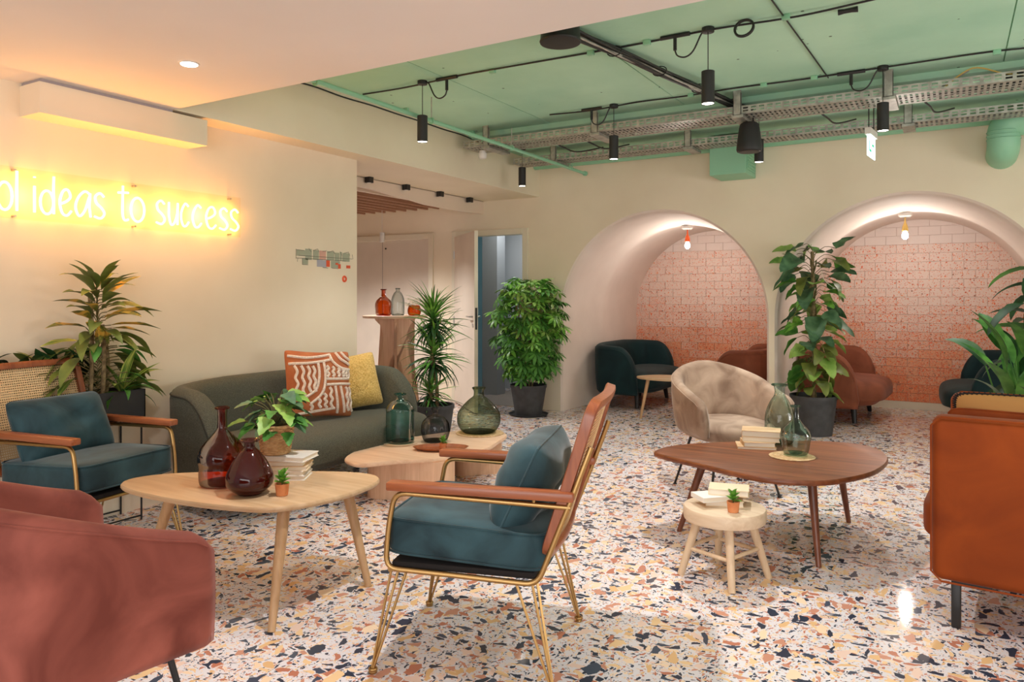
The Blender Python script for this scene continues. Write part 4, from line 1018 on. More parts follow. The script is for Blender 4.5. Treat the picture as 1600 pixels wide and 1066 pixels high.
# low beech table on two slab legs
t, out = organic_table('low_table', 'low pinkish beech table with kidney top on slab legs before the olive sofa', [(539, 715), (546, 722), (566, 725), (620, 720), (690, 716), (735, 708), (764, 699), (778, 690), (792, 680), (780, 673.5), (740, 670), (700, 675), (650, 682), (600, 691), (560, 703)], .275, .024, M['beech'], (-3.0, 3.9))
def wl(x, y): return (x + 3.0, y - 3.9)
def slab(p, q, th, nm='slab_leg'):
    a, b = onZ(*p, 0), onZ(*q, 0); a = Vector((a.x + 3.0, a.y - 3.9)); b = Vector((b.x + 3.0, b.y - 3.9))
    d = (b - a).normalized(); n_ = Vector((-d.y, d.x)); L = (b - a).length
    pts = []; r = th / 2
    for s0, c0 in ((1, b), (-1, a)):
        for k in range(9):
            g = -math.pi / 2 + math.pi * k / 8; pts.append(c0 + d * s0 * (math.cos(g) * r - r) + n_ * s0 * math.sin(g) * r)
    MB().prism([(q_.x + n_.x * r, q_.y + n_.y * r) for q_ in pts], 0, .252).build(nm, M['beech_z'], t, angle=40)
slab((566, 779), (703, 787), .20); slab((712, 745), (788, 740), .16)
# oak side table in the left niche
t = thing('side_table', 'small pale oak side table in front of the petrol loveseat', 'table', (-2.60, 7.62, 0))
sm = smooth_closed([(-.33, -.02), (-.22, -.17), (.05, -.22), (.27, -.12), (.30, .10), (.12, .24), (-.16, .20)], 6)
MB().prism(sm, .415, .436, .006).build('tabletop', M['oak'], t, angle=50)
for (fx, fy) in ((-.24, -.17), (.24, -.12), (.02, .24)): leg_taper(t, (fx * .72, fy * .72, .417), (fx, fy, 0), .02, .012, M['oak_z'])
# milking stool
t = thing('wooden_stool', 'small round pale wooden stool in front of the walnut table', 'stool', (-.906, 3.453, 0), R(-15))
MB().lathe([(.165, .262), (.183, .268), (.187, .285), (.187, .315), (.182, .325), (.16, .328)], 48).build('seat', M['pine'], t, angle=50)
ft = [(.162, .10), (-.10, .162), (-.162, -.10), (.10, -.162)]
ft = [(.155, .125), (-.125, .155), (-.155, -.125), (.125, -.155)]
kn = []
for x, y in ft:
    leg_taper(t, (x * .60, y * .60, .265), (x, y, 0), .020, .016, M['pine_z'])
    kn.append(Vector((x * .80, y * .80, .125)))
for i in range(4): MB().tube([kn[i] + Vector((0, 0, .012 * (i % 2))), kn[(i + 1) % 4] + Vector((0, 0, .012 * (i % 2)))], .0095, 10).build('stretcher', M['pine_z'], t)
# tall plywood bistro table in the corridor
t = thing('bar_table', 'tall plywood bar table with flared slab legs in the corridor opening', 'table', (-4.93, 5.94, 0), R(41))
MB().lathe([(.325, 1.075), (.33, 1.08), (.33, 1.096), (.326, 1.10)], 48).build('tabletop', M['beech'], t, angle=50)
half = [(.21, 1.074), (.20, 1.05), (.15, 1.0), (.125, .93), (.12, .84), (.14, .7), (.18, .5), (.235, .2), (.27, 0), (.19, 0), (.14, .2), (.10, .42), (.06, .60), (.03, .68), (0, .70)]
outl = half + [(-x, z) for x, z in half[::-1]][1:]
for a in (0, 90):
    mm = MB(); n = len(outl); c_, s_ = math.cos(R(a)), math.sin(R(a))
    for o_ in (-.012, .012): mm.v += [(x * c_ - o_ * s_, x * s_ + o_ * c_, z) for x, z in outl]
    mm.f = [(i, (i + 1) % n, n + (i + 1) % n, n + i) for i in range(n)]
    # strips between the outer and inner contour keep the concave outline clean
    hN = len(half)
    for off, fl in ((0, 1), (n, 0)):
        L_ = list(range(0, hN)); Rr = [(n - i) % n if i else n - 1 for i in L_]
    bmf = mm
    me = mm.mesh('slab_leg', M['beech_z'], smooth=False)
    bm = bmesh.new(); bm.from_mesh(me); bm.verts.ensure_lookup_table()
    for off in (0, n):
        bm.faces.new([bm.verts[off + i] for i in range(n)])
    bmesh.ops.triangulate(bm, faces=[f for f in bm.faces if len(f.verts) > 4]); bmesh.ops.recalc_face_normals(bm, faces=bm.faces); bm.to_mesh(me); bm.free()
    link('slab_leg', me, t)

# black planter box on a wire stand
t = thing('planter_stand', 'black metal planter box on thin legs by the left wall', 'planter', (-4.155, 1.85, -.025))
mm = MB(); x0, x1, ya, yb = -.11, .11, -.77, .77
mm.box(x0, x1, ya, yb, .615, .625); mm.box(x0, x0 + .006, ya, yb, .615, .785); mm.box(x1 - .006, x1, ya, yb, .615, .785); mm.box(x0, x1, ya, ya + .006, .615, .785); mm.box(x0, x1, yb - .006, yb, .615, .785)
mm.build('box', M['planter'], t, smooth=False)
MB().box(x0 + .008, x1 - .008, ya + .008, yb - .008, .63, .765).build('soil', M['soil'], t, smooth=False)
for y in (ya + .02, 0, yb - .02):
    for x in (x0 + .008, x1 - .008): MB().tube([(x, y, .60), (x, y, .025)], .006, 6).build('leg', M['black'], t)
for x in (x0 + .008, x1 - .008):
    MB().tube([(x, ya + .02, .602), (x, yb - .02, .602)], .006, 6).build('rail', M['black'], t); MB().tube([(x, ya + .02, .05), (x, yb - .02, .05)], .005, 6).build('rail', M['black'], t)

# ------------------------------------------------------------------ cushions on the olive sofa
SZ = .445
t = thing('patterned_cushion', 'terracotta cushion with cream tufted wavy stripes on the olive sofa', 'cushion', (-3.83, 3.78, SZ + .238), R(74))
t.rotation_euler = Euler((R(-14), R(4), R(70)))
W_, H_, T_ = .50, .48, .15
pillow_mesh(W_, H_, T_, 26, .07, .002, 2).build('cover', M['rustcloth'], t, angle=70)
pf = pillow_pt(W_, H_, T_, .07)
def stripe(uv, r=.0100, nm='tufted_stripe', sub=4):
    pts = [pf(max(-.97, min(.97, u)), max(-.97, min(.97, v)), -1) for u, v in spline(uv, sub)]
    MB().tube([(x, y - .003, z) for x, y, z in pts], r, 6).build(nm, M['tuft'], t)
stripe([(-.95, .80), (-.5, .76), (0, .83), (.3, .90)]); stripe([(-.95, .56), (-.5, .58), (0, .66), (.28, .72)])
stripe([(.28, .90), (.34, .66), (.6, .45), (.95, .40)]); stripe([(.50, .95), (.62, .72), (.95, .55)]); stripe([(.68, .96), (.78, .80), (.95, .70)])
stripe([(-.13, .60), (-.12, .2), (-.22, -.2), (-.50, -.42), (-.75, -.5)]); stripe([(.05, .62), (.07, .1), (-.05, -.35), (-.4, -.66)])
stripe([(.10, .10), (.5, .10), (.85, .12), (.93, .22), (.88, .36), (.62, .40)]); stripe([(.10, -.08), (.5, -.06), (.95, -.04)])
stripe([(.38, -.12), (.42, -.5), (.46, -.93)]); stripe([(.56, -.12), (.62, -.5), (.68, -.90)])
stripe([(-.7, -.92), (-.2, -.88), (.36, -.80)])
def wavy(u0, v0, v1, amp=.035, du=0, n=5):
    stripe([(u0 + du * k / n + (amp if k % 2 else -amp), v0 + (v1 - v0) * k / n) for k in range(n + 1)], .0105)
for u in (-.80, -.62, -.44, -.28): wavy(u, .50, -.30 - .1 * (u < -.6), .03, .02)
for u in (.16, .34, .52, .68, .80): wavy(u, .52 - .25 * max(0, u - .2), .16, .03, .0, 4)
for u in (.78, .92): wavy(u, -.14, -.84, .03, .02)
for u in (.22, .04): wavy(u, -.16 - (.2 if u < .1 else 0), -.78, .03, .04)
wavy(-.15, -.50, -.78, .03, .05, 3); wavy(-.38, -.66, -.84, .03, .05, 2)
t = thing('mustard_cushion', 'mustard yellow boucle cushion leaning behind the patterned one on the sofa', 'cushion', (-3.93, 4.22, SZ + .20))
t.rotation_euler = Euler((R(-16), R(-6), R(66)))
pillow_mesh(.45, .42, .17, 60, .06, .003, 3, bump=.006).build('cover', M['mustard'], t, angle=80)

# ------------------------------------------------------------------ bottles
def bottle(lbl, x, y, z, prof, gm, grp=None, sx=1, name='glass_bottle', cat='bottle'):
    """hollow blown glass: wall, rolled lip and thick base"""
    t = thing(name, lbl, cat, (x, y, z), 0, grp)
    pr = spline([(r, h) for r, h in prof], 4)
    MB().lathe(pr, 48, caps=(True, False)).build('body', gm, t, angle=70)
    r, h = prof[-1]
    MB().tube([((r + .002) * math.cos(a), (r + .002) * math.sin(a), h - .004) for a in [2 * math.pi * k / 28 for k in range(28)]], .0055, 8, closed=True).build('lip', gm, t)
    r0 = prof[1][0] * .96
    MB().lathe([(r0 * .97, .004), (r0, .012), (r0 * .5, .016), (.004, .02)], 32, caps=(True, True)).build('base', gm, t)
    return t
G1 = 'glass bottles on the low beech table'
bottle('tall straight teal glass bottle on the low beech table', -3.30, 4.03, .281, [(.07, .002), (.094, .012), (.098, .04), (.098, .20), (.092, .245), (.06, .285), (.03, .30), (.024, .315), (.028, .332), (.036, .34)], M['glass_teal'])
bottle('small round smoke grey glass bottle beside the teal one', -3.13, 4.21, .275, [(.06, .002), (.082, .010), (.098, .05), (.102, .09), (.09, .14), (.05, .178), (.022, .19), (.018, .205), (.024, .222), (.026, .236)], M['glass_grey'])
bottle('large round green glass demijohn on straw mat on the low beech table', -3.04, 4.63, .281, [(.09, .002), (.125, .012), (.155, .055), (.163, .10), (.155, .15), (.12, .20), (.075, .245), (.045, .268), (.038, .285), (.038, .31), (.046, .325), (.044, .336)], M['glass_green'])
bottle('rose and amber glass demijohn with long neck on the oak table', -2.80, 2.18, .46, [(.085, .002), (.096, .010), (.099, .05), (.099, .085), (.104, .11), (.102, .14), (.085, .175), (.05, .215), (.028, .24), (.021, .26), (.020, .31), (.023, .335), (.025, .345)], M['glass_rose'])
bottle('squat dark wine red glass vase on the oak table', -2.56, 2.13, .46, [(.03, .002), (.055, .008), (.09, .035), (.098, .06), (.094, .09), (.07, .14), (.043, .178), (.026, .195), (.022, .205), (.024, .222), (.034, .232)], M['glass_wine'], name='glass_vase', cat='vase')
bottle('tall aqua glass bottle behind the books on the walnut table', -.865, 4.52, .44, [(.05, .002), (.074, .010), (.082, .05), (.084, .12), (.078, .18), (.055, .24), (.034, .275), (.028, .30), (.033, .33), (.040, .345)], M['glass_clear'])
bottle('onion shaped aqua glass bottle on cork mat on the walnut table', -.722, 4.20, .447, [(.048, .002), (.060, .008), (.068, .03), (.074, .07), (.080, .10), (.072, .13), (.045, .16), (.026, .185), (.019, .205), (.016, .245), (.019, .258), (.020, .265)], M['glass_clear'])
bottle('amber glass bottle with long neck on the bar table', -5.00, 5.84, 1.10, [(.06, .002), (.078, .012), (.082, .06), (.086, .11), (.074, .15), (.045, .18), (.026, .20), (.022, .25), (.025, .27)], M['glass_amber'])
bottle('pale clear glass bottle behind the amber one on the bar table', -4.92, 5.97, 1.10, [(.05, .002), (.066, .012), (.068, .12), (.062, .18), (.04, .23), (.022, .25), (.020, .28)], M['glass_pale'])
# amber jar of dried flowers
t = thing('flower_jar', 'amber glass jar with cream dried flowers at the edge of the bar table', 'vase', (-4.76, 6.04, 1.10))
MB().lathe(spline([(.05, .002), (.062, .01), (.07, .05), (.06, .09), (.05, .105)], 4), 32, caps=(True, False)).build('jar', M['glass_amber'], t)
mm = MB(); rnd = random.Random(5)
for k in range(26):
    a, e = rnd.uniform(0, 6.28), rnd.uniform(.1, 1.2); p = Vector((math.cos(a) * math.cos(e), math.sin(a) * math.cos(e), math.sin(e))) * rnd.uniform(.07, .11) + Vector((0, 0, .09))
    s_ = rnd.uniform(.008, .015)
    mm.add([p + Vector(d) * s_ for d in ((1, 0, 0), (-1, 0, 0), (0, 1, 0), (0, -1, 0), (0, 0, 1), (0, 0, -1))], [(0, 2, 4), (2, 1, 4), (1, 3, 4), (3, 0, 4), (2, 0, 5), (1, 2, 5), (3, 1, 5), (0, 3, 5)])
    mm.tube([(0, 0, .06), p], .0016, 3)
o = mm.build('dried_flowers', M['flower'], t, smooth=False); o['kind'] = 'stuff'
# mats
def mat_round(lbl, x, y, z, r, mt='coaster', name='straw_mat'):
    t = thing(name, lbl, 'mat', (x, y, z))
    MB().lathe([(r * .96, 0), (r, .002), (r, .004), (r * .96, .006)], 44).build('disc', M[mt], t)
    for k in range(1, 6):
        q = r * k / 6; MB().tube([(q * math.cos(a), q * math.sin(a), .005) for a in [2 * math.pi * j / 40 for j in range(40)]], .0028, 5, closed=True).build('coil', M[mt], t)
mat_round('round straw mat under the green demijohn', -3.03, 4.63, .275, .178); mat_round('small round mat under the teal bottle', -3.30, 4.03, .275, .118, 'beech')
mat_round('round cork mat under the onion shaped bottle', -.735, 4.17, .44, .118)
# oval wooden tray with a tiny plant
t = thing('wooden_tray', 'shallow oval wooden tray on the low beech table', 'tray', (-2.93, 4.0, .275), R(-58))
mm = MB(); mm.lathe([(.10, 0), (.13, .004), (.155, .016), (.162, .022), (.155, .022), (.128, .009), (.10, .006), (.002, .006)], 44, caps=(True, True), sx=.62, sy=1.15); mm.build('dish', M['honey'], t, angle=60)

# --- small succulents in terracotta pots
def leaf_mesh(name, L, W, mt, curl=.3, fold=.15, n=7, shape=None, wav=0):
    """a leaf along +x, drooping towards its tip; shape(t) = half width"""
    shape = shape or (lambda t: (math.sin(math.pi * t ** .8) ** .8))
    mm = MB(); vs = []
    x = z = 0; a = 0
    for k in range(n + 1):
        t = k / n; hw_ = W / 2 * max(.02, shape(t)); wv = wav * math.sin(t * 12) * hw_
        vs += [(x, -hw_, z + fold * hw_ + wv), (x, 0, z - fold * hw_ * .3), (x, hw_, z + fold * hw_ - wv)]
        a = -curl * 1.6 * t; x += L / n * math.cos(a); z += L / n * math.sin(a)
    fs = []
    for k in range(n):
        b = 3 * k; fs += [(b, b + 1, b + 4, b + 3), (b + 1, b + 2, b + 5, b + 4)]
    mm.add(vs, fs)
    me = bpy.data.meshes.new(name); me.from_pydata(mm.v, [], mm.f); me.materials.append(mt)
    for p in me.polygons: p.use_smooth = True
    return me
def put_leaf(me, t, p, az, el, roll=0, sc=1, name='leaf'):
    o = bpy.data.objects.new(name, me); COL.objects.link(o); o.parent = t
    o.location = p; o.rotation_euler = (Matrix.Rotation(az, 3, 'Z') @ Matrix.Rotation(-el, 3, 'Y') @ Matrix.Rotation(roll, 3, 'X')).to_euler(); o.scale = (sc, sc, sc); return o
succ = leaf_mesh('leaf', .040, .024, M['leaf_a'], .15, .5, 4)
def succulent(lbl, x, y, z, s=1, n=14):
    t = thing('potted_succulent', lbl, 'plant', (x, y, z), 0, 'tiny plants in terracotta pots')
    MB().lathe([(.018 * s, 0), (.021 * s, .002), (.025 * s, .038 * s), (.026 * s, .044 * s), (.022 * s, .044 * s), (.021 * s, .036 * s), (.001, .035 * s)], 26, caps=(True, True)).build('pot', M['terracotta'], t, angle=50)
    MB().tube([(0, 0, .036 * s), (.002, 0, .07 * s)], .003, 6).build('stem', M['stem'], t)
    for k in range(n):
        put_leaf(succ, t, (0, 0, (.042 + .028 * k / n) * s), k * 2.4, R(15 + 55 * k / n), 0, s * random.uniform(.8, 1.1))
succulent('small succulent in terracotta pot beside the wine red vase', -2.425, 2.185, .46, 1.15)
succulent('tiny succulent in terracotta pot on the oval tray', -2.90, 3.985, .281, 1.0)
succulent('small succulent in terracotta pot on the round stool', -.845, 3.37, .328, 1.1)

# --- books
def book(lbl, x, y, z, w_, d, h, rz, cov, grp):
    t = thing('book', lbl, 'book', (x, y, z), rz, grp)
    c = .0028
    MB().box(-w_ / 2, w_ / 2, -d / 2, d / 2, 0, c).build('cover', M[cov], t, smooth=False); MB().box(-w_ / 2, w_ / 2, -d / 2, d / 2, h - c, h).build('cover', M[cov], t, smooth=False)
    MB().box(-w_ / 2, -w_ / 2 + c, -d / 2, d / 2, c, h - c).build('spine', M[cov], t, smooth=False)
    MB().box(-w_ / 2 + c, w_ / 2 - .004, -d / 2 + .004, d / 2 - .004, c, h - c).build('pages', M['paper'], t, smooth=False)
z = .46
for k, (w_, d, h, rz, cv, dx) in enumerate(((.21, .15, .020, 32, 'whitebook', 0), (.20, .15, .022, 30, 'whitebook', 0), (.21, .15, .020, 34, 'cream_book', .004), (.20, .14, .024, 31, 'kraft', 0), (.22, .16, .022, 20, 'whitebook', .01))):
    book('%s book under the wicker pot, %s of its stack of five' % (('white', 'white', 'cream', 'sand', 'white')[k], ('bottom', 'second from the bottom', 'middle', 'second from the top', 'topmost')[k]), -2.66 + dx, 2.42 + dx, z, w_, d, h, R(rz), cv, 'books under the wicker pot'); z += h
ZBK = z
z = .44
for k, (w_, d, h, rz, cv, dx, dy) in enumerate(((.21, .16, .014, 18, 'kraft', -.03, 0), (.17, .15, .026, 22, 'kraft', -.02, .0), (.20, .16, .026, 15, 'cream_book', -.01, .03), (.21, .16, .034, 12, 'kraft', -.005, .03))):
    book('sand coloured book on the walnut table, %s of four' % ('bottom one', 'second from the bottom', 'third from the bottom', 'topmost')[k], -.93 + dx, 4.33 + dy, z, w_, d, h, R(rz), cv, 'books on the walnut table'); z += h
z = .328
for k, (w_, d, h, rz, cv, dx, dy) in enumerate(((.17, .125, .026, 20, 'cream_book', .0, .03), (.16, .12, .022, 45, 'whitebook', -.04, -.01), (.18, .13, .028, 12, 'cream_book', .02, .05))):
    book('pale book on the round stool, %s' % ('lowest of the stack', 'middle one, turned askew', 'topmost one')[k], -.92 + dx, 3.46 + dy, z, w_, d, h, R(rz), cv, 'books on the stool'); z += h

# ------------------------------------------------------------------ plants
def pot(t, r0, r1, h, mt, saucer=0):
    MB().lathe([(r0, .005), (r0, .0), (r1 * .97, h - .03), (r1, h - .03), (r1, h), (r1 - .012, h), (r1 - .014, h - .04)], 40, caps=(True, False)).build('pot', mt, t, angle=40)
    MB().lathe([(r1 - .016, h - .045), (r1 - .016, h - .04), (.002, h - .03)], 32, caps=(True, True)).build('soil', M['soil'], t)
    if saucer: MB().lathe([(saucer * .9, 0), (saucer, .02), (saucer * .96, .02), (saucer * .88, .004)], 40, caps=(True, True)).build('saucer', mt, t, angle=40)
# pothos in a wicker pot on the books
t = thing('potted_pothos', 'leafy plant in a woven wicker pot standing on the stack of white books', 'plant', (-2.70, 2.395, ZBK))
MB().lathe([(.055, 0), (.060, .003), (.078, .13), (.074, .13), (.058, .006)], 36, caps=(True, False)).build('liner', M['rattan'], t)
MB().lathe([(.073, .105), (.074, .112), (.002, .115)], 30, caps=(True, True)).build('soil', M['soil'], t)
for j in range(15):
    f = (j + .5) / 15; rr = .060 + .020 * f
    pts = [((rr + .0035 * (1 if (i // 2 + j) % 2 else -1)) * math.cos(2 * math.pi * i / 48), (rr + .0035 * (1 if (i // 2 + j) % 2 else -1)) * math.sin(2 * math.pi * i / 48), .004 + .128 * f) for i in range(48)]
    MB().tube(pts, .0042, 5, closed=True).build('woven_band', M['rattan'], t)
MB().tube([(.081 * math.cos(a), .081 * math.sin(a), .134) for a in [2 * math.pi * k / 36 for k in range(36)]], .006, 6, closed=True).build('rim', M['rattan'], t)
heart = lambda u: (min(1, (u / .22)) ** .5) * (1 - u) ** .62 * 1.25 if u < 1 else 0
def lobed(u): return heart(u) * (1 - .22 * abs(math.sin(u * 11)))
lv = [leaf_mesh('leaf', .13, .105, M[m_], .35, .22, 12, lobed) for m_ in ('leaf_blue', 'leaf_b', 'leaf_d')]
rnd = random.Random(11)
for k in range(60):
    az = rnd.uniform(0, 6.28); el = rnd.uniform(-.3, 1.3); l = rnd.uniform(.07, .16)
    tip = Vector((math.cos(az) * math.cos(el) * l * .85, math.sin(az) * math.cos(el) * l * .85, .145 + math.sin(el) * l))
    MB().tube(spline([(rnd.uniform(-.02, .02), rnd.uniform(-.02, .02), .11), (tip.x * .4, tip.y * .4, .115 + (tip.z - .115) * .7), tuple(tip)], 4), .0022, 5).build('stem', M['stem'], t)
    put_leaf(lv[rnd.choice((0, 0, 1, 1, 2))], t, tip, az + rnd.uniform(-.5, .5), rnd.uniform(-.5, .2), rnd.uniform(-.4, .4), rnd.uniform(.5, .85))

# dracaena with three tufts, grey pot
t = thing('potted_dracaena', 'tall dracaena with three grassy tufts in a grey pot at the sofa end', 'plant', (-3.98, 5.32, 0))
pot(t, .14, .19, .335, M['pot'])
lvs = [leaf_mesh('leaf', L_, .027, M[m_], cu, .3, 7, lambda u: min(1, u * 5 + .5) * (1 - u) ** .55) for L_, m_, cu in ((.30, 'leaf_a', .55), (.26, 'leaf_b', .75), (.32, 'leaf_b', .35), (.24, 'leaf_c', .9), (.28, 'leaf_a', .25))]
rnd = random.Random(3)
tufts = [((-.03, .0), .36, .48, 75, 1.0), ((-.01, .02), .66, .86, 105, 1.3), ((.0, 0), .98, 1.16, 115, 1.15)]
MB().tube(spline([(-.02, 0, .28), (-.03, 0, .5), (-.015, .01, .8), (-.005, .01, 1.1)], 4), .020, 10).build('trunk', M['trunk'], t)
MB().tube(spline([(.03, .02, .28), (.02, .03, .45), (0, .03, .66)], 4), .018, 10).build('trunk', M['trunk'], t)
MB().tube(spline([(-.06, -.04, .28), (-.06, -.02, .36)], 3), .016, 10).build('trunk', M['trunk'], t)
for (cx, cy), za, zb, n, sc in tufts:
    for k in range(n):
        f = k / n; az = k * 2.399 + rnd.uniform(-.3, .3); el = -.35 + 1.7 * f ** 1.1 + rnd.uniform(-.15, .15)
        put_leaf(lvs[(3 if f < .2 else rnd.choice((1, 2, 0, 4) if f > .5 else (1, 2, 3)))], t, (cx, cy, za + (zb - za) * f), az, el, rnd.uniform(-.5, .5), sc * rnd.uniform(.75, 1.1))

# schefflera bush, black pot with saucer: compound leaves
def umbrella_leaf(mt, n=8, L_=.105, W_=.036):
    mm = MB(); 
    for k in range(n):
        a = -2.5 + 5.0 * k / (n - 1); c_, s_ = math.cos(a), math.sin(a)
        for q in range(4):
            pass
        prof = [(0.0, .12), (.3, .8), (.6, 1.0), (.85, .6), (1.0, .05)]; vs = []
        for u, w__ in prof:
            x = .012 + u * L_; z = -.035 * u * u - .01 * u
            for sd in (-1, 0, 1):
                yy = sd * w__ * W_ / 2; zz = z + (.10 * abs(yy))
                vs.append((x * c_ - yy * s_, x * s_ + yy * c_, zz))
        fs = []
        for i in range(4): b = 3 * i; fs += [(b, b + 1, b + 4, b + 3), (b + 1, b + 2, b + 5, b + 4)]
        mm.add(vs, fs)
    mm.tube([(-.07, 0, .0), (0, 0, 0)], .002, 4)
    me = bpy.data.meshes.new('leaf'); me.from_pydata(mm.v, [], mm.f); me.materials.append(mt)
    for p in me.polygons: p.use_smooth = True
    return me
ul = [umbrella_leaf(M['leaf_a']), umbrella_leaf(M['leaf_d'], 7), umbrella_leaf(M['leaf_b'], 8)]
t = thing('potted_schefflera', 'dense umbrella plant bush in a black pot beside the open door', 'plant', (-3.98, 7.05, 0))
pot(t, .145, .20, .335, M['pot'], .22)
rnd = random.Random(8)
for k in range(7):
    a = k * .9; MB().tube(spline([(.04 * math.cos(a), .04 * math.sin(a), .28), (.08 * math.cos(a), .08 * math.sin(a), .6), (.14 * math.cos(a + .3), .14 * math.sin(a + .3), 1.0), (.12 * math.cos(a), .12 * math.sin(a), 1.3)], 4), .010, 7).build('stem', M['trunk'], t)
n = 285
for k in range(n):
    f = (k + .5) / n; z = .42 + 1.06 * f; env = .17 + .21 * math.sin(math.pi * min(1, (f + .06) * .72)) ** .8
    if f > .88: env *= 1 - (f - .88) * 3.2
    az = k * 2.399; rr = env * rnd.uniform(.6, 1.05)
    put_leaf(ul[rnd.choice((0, 0, 2, 1) if f > .45 else (0, 2, 2))], t, (rr * math.cos(az), rr * math.sin(az), z + rnd.uniform(-.03, .03)), az, rnd.uniform(-.9, .1) + (.5 if f > .9 else 0), rnd.uniform(-.5, .5), rnd.uniform(.75, 1.15))

# philodendron climbing a pole
t = thing('potted_philodendron', 'tall climbing plant with big leaves on a pole beside the niche pier', 'plant', (-1.12, 7.44, 0))
pot(t, .165, .212, .37, M['pot'])
MB().tube(spline([(0, 0, .3), (.004, 0, 1.0), (-.01, 0, 1.72)], 5), .016, 10).build('cane_pole', M['trunk'], t)
for k in range(2): MB().tube([(.024 * math.cos(a * .55 + k * 3), .024 * math.sin(a * .55 + k * 3), .33 + a * .045) for a in range(30)], .007, 6).build('vine_stem', M['stem'], t)
MB().tube(spline([(.10, 0, .33), (.14, .02, .6), (.08, 0, .85), (.12, .0, 1.1)], 5), .004, 5).build('aerial_root', M['coaster'], t)
MB().tube(spline([(.05, 0, 1.62), (.10, -.02, 1.45), (.22, -.02, 1.36), (.32, -.02, 1.37)], 5), .003, 5).build('aerial_root', M['flower'], t)
bl = lambda u: (min(1, u / .18)) ** .6 * (1 - u) ** .5 * 1.15 * (1 - .10 * abs(math.sin(u * 16)))
pl = [leaf_mesh('leaf', L_, W_, M[m_], c_, .25, 12, bl, .10) for L_, W_, m_, c_ in ((.25, .19, 'leaf_b', .4), (.22, .17, 'leaf_a', .5), (.27, .20, 'leaf_blue', .35), (.23, .17, 'leaf_olive', .6), (.22, .16, 'leaf_d', .4))]
rnd = random.Random(21)
for k in range(92):
    f = k / 92; z = .42 + 1.36 * f ** .92; az = k * 2.399 + rnd.uniform(-.4, .4)
    env = (.06 + .11 * abs(math.sin(f * 4.5 + .4))); env *= (1.25 if f > .5 else .85)
    if .1 < f < .3: env *= .7
    p = Vector((env * math.cos(az), env * math.sin(az) * .9, z))
    MB().tube(spline([(0, 0, z - .06), (p.x * .5, p.y * .5, z + .02), tuple(p)], 3), .0028, 4).build('leaf_stalk', M['stem'], t)
    put_leaf(pl[rnd.choice((0, 1, 2, 2, 3, 4) if f > .3 else (3, 3, 0, 4))], t, p, az + rnd.uniform(-.5, .5), rnd.uniform(-.75, .35) + (.4 if f > .93 else 0), rnd.uniform(-.7, .7), rnd.uniform(.75, 1.1))

# plants in the black planter box
LAN = lambda u: (.10 + .95 * math.sin(math.pi * min(1, max(0, u)) ** .9) ** 1.1) if u < .97 else .03
t = thing('corn_plant', 'tall corn plant with yellow edged leaves in the black planter box', 'plant', (-4.12, 2.34, .74))
cl = [leaf_mesh('leaf', L_, W_, M[m_], c_, .25, 9, LAN, .08) for L_, W_, m_, c_ in ((.27, .080, 'leaf_yellow', .35), (.25, .078, 'leaf_olive', .5), (.22, .07, 'leaf_b', .6), (.27, .078, 'leaf_olive', .8), (.22, .07, 'leaf_stripe', .3))]
rnd = random.Random(31)
for sx, sy, h in ((0, .0, .56), (.03, .05, .40), (-.02, .10, .30)):
    MB().tube(spline([(sx, sy, -.03), (sx + .01, sy + .005, h * .5), (sx, sy, h)], 4), .012, 9).build('trunk', M['trunk'], t)
for k in range(66):
    f = k / 66; z = .06 + .60 * f; az = k * 2.399 + rnd.uniform(-.3, .3)
    if math.cos(az) < -.3: az = math.pi - az * 1.0 + rnd.uniform(-.4, .4)
    if f < .35: az = (1.57 if k % 2 else -1.4) + rnd.uniform(-.5, .5)
    el = -.25 + 1.5 * f ** 2.2 + rnd.uniform(-.2, .2); br = .11 * (1 - f * .6)
    p = (.01 + br * max(-.5, math.cos(az)), .03 + br * 1.5 * math.sin(az) * (1.2 - f), z)
    MB().tube(spline([(.0, .04, z - .07), (p[0] * .5, p[1] * .6, z - .01), p], 3), .003, 4).build('leaf_stalk', M['stem'], t)
    put_leaf(cl[rnd.choice((0, 3, 1, 0)) if f > .45 else rnd.choice((1, 2, 2, 4, 3))], t, p, az, el, rnd.uniform(-.3, .3), rnd.uniform(.65, 1.05))
# faded yellow leaf cluster
for k in range(5): put_leaf(cl[0], t, (.06, .02, .40), rnd.uniform(-1, 1), -1.2 + .12 * k, rnd.uniform(-.6, .6), .45)
t = thing('dark_leafy_plant', 'low dark green leafy plant behind the cane chair back in the planter', 'plant', (-4.165, 2.12, .75))
dl = [leaf_mesh('leaf', .15, .05, M[m_], .4, .25, 6, LAN) for m_ in ('leaf_c', 'leaf_c', 'leaf_olive')]
for k in range(90):
    f = k / 90; az = k * 2.399; rr = .03 + .10 * rnd.random()
    put_leaf(dl[k % 3], t, (rr * .5 * math.cos(az), rr * 2.4 * math.sin(az), .02 + .20 * f * (1 - rr)), (1.57 if k % 2 else -1.57) + rnd.uniform(-.5, .5), rnd.uniform(.3, 1.3), rnd.uniform(-.4, .4), rnd.uniform(.7, 1.1))
t = thing('striped_dracaena', 'small dracaena with light striped leaves at the right end of the planter', 'plant', (-4.12, 2.52, .74))
sl_ = [leaf_mesh('leaf', .30, .058, M['leaf_stripe'], c_, .3, 9, LAN) for c_ in (.5, .8, .3)] + [leaf_mesh('leaf', .22, .035, M['leaf_b'], .9, .3, 8, LAN)]
for k in range(16):
    az = (-1.4, 1.4, .2, 1.6, -1.7, .9, -.7, 1.5, 2.6, -2.4, 1.9, -1.5, .5, -.2, 1.2, -1.1)[k]; el = (1.25, .95, 1.35, .5, 1.0, .9, .6, .35, 1.0, 1.1, .2, .3, .7, .5, .15, .25)[k]
    put_leaf(sl_[k % 3 if k < 8 else 3], t, (0, 0, .0), az, el, rnd.uniform(-.3, .3), rnd.uniform(.85, 1.05))

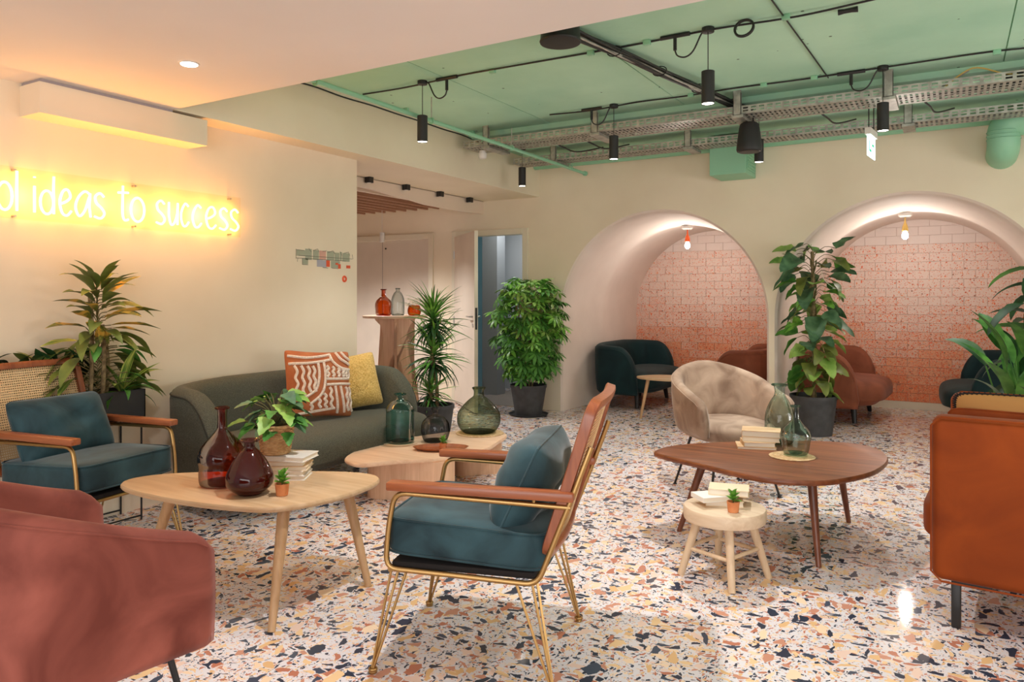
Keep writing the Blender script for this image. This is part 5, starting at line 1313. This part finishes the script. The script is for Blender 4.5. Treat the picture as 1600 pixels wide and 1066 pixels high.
# peace lily and a second broad leaved plant behind the cognac armchair
t = thing('peace_lily', 'broad leaved green plant rising behind the cognac armchair', 'plant', (.37, 4.78, 0))
pot(t, .12, .16, .30, M['pot'])
wl_ = [leaf_mesh('leaf', L_, W_, M[m_], c_, .3, 10, lambda u: math.sin(math.pi * min(1, u * 1.02) ** .85) ** .75 if u < .98 else 0) for L_, W_, m_, c_ in ((.34, .095, 'leaf_b', .35), (.30, .085, 'leaf_c', .5), (.36, .10, 'leaf_b', .6), (.28, .08, 'leaf_blue', .9))]
rnd = random.Random(44)
for k in range(30):
    az = k * 2.399; rr = rnd.uniform(.02, .14); h = rnd.uniform(.62, 1.02); sp = rnd.uniform(.02, .10)
    q = Vector(((rr + sp) * math.cos(az), (rr + sp) * math.sin(az), h))
    MB().tube(spline([(rr * .4 * math.cos(az), rr * .4 * math.sin(az), .28), (rr * .8 * math.cos(az), rr * .8 * math.sin(az), h * .6), tuple(q)], 4), .0042, 5).build('leaf_stalk', M['leaf_b'], t)
    put_leaf(wl_[rnd.randrange(4)], t, q, az + rnd.uniform(-.3, .3), rnd.uniform(1.0, 1.5), rnd.uniform(-.8, .8), rnd.uniform(.8, 1.1))
t = thing('potted_philodendron', 'dark tall leafy plant at the right edge behind the peace lily', 'plant', (.50, 5.10, 0))
pot(t, .14, .18, .34, M['pot'])
MB().tube(spline([(0, 0, .3), (.0, .01, .9), (0, 0, 1.5)], 4), .014, 9).build('trunk', M['trunk'], t)
bp_ = [leaf_mesh('leaf', .30, .115, M[m_], c_, .3, 10, bl) for m_, c_ in (('leaf_c', .5), ('leaf_b', .6), ('leaf_c', .8))]
for k in range(46):
    f = k / 46; z = .6 + .92 * f; az = k * 2.399; e = .08 + .12 * rnd.random()
    p = Vector((e * math.cos(az), e * math.sin(az), z)); MB().tube([(0, 0, z - .05), p], .003, 4).build('leaf_stalk', M['stem'], t)
    put_leaf(bp_[k % 3], t, p, az, rnd.uniform(-.6, .4), rnd.uniform(-.4, .4), rnd.uniform(.7, 1.05))
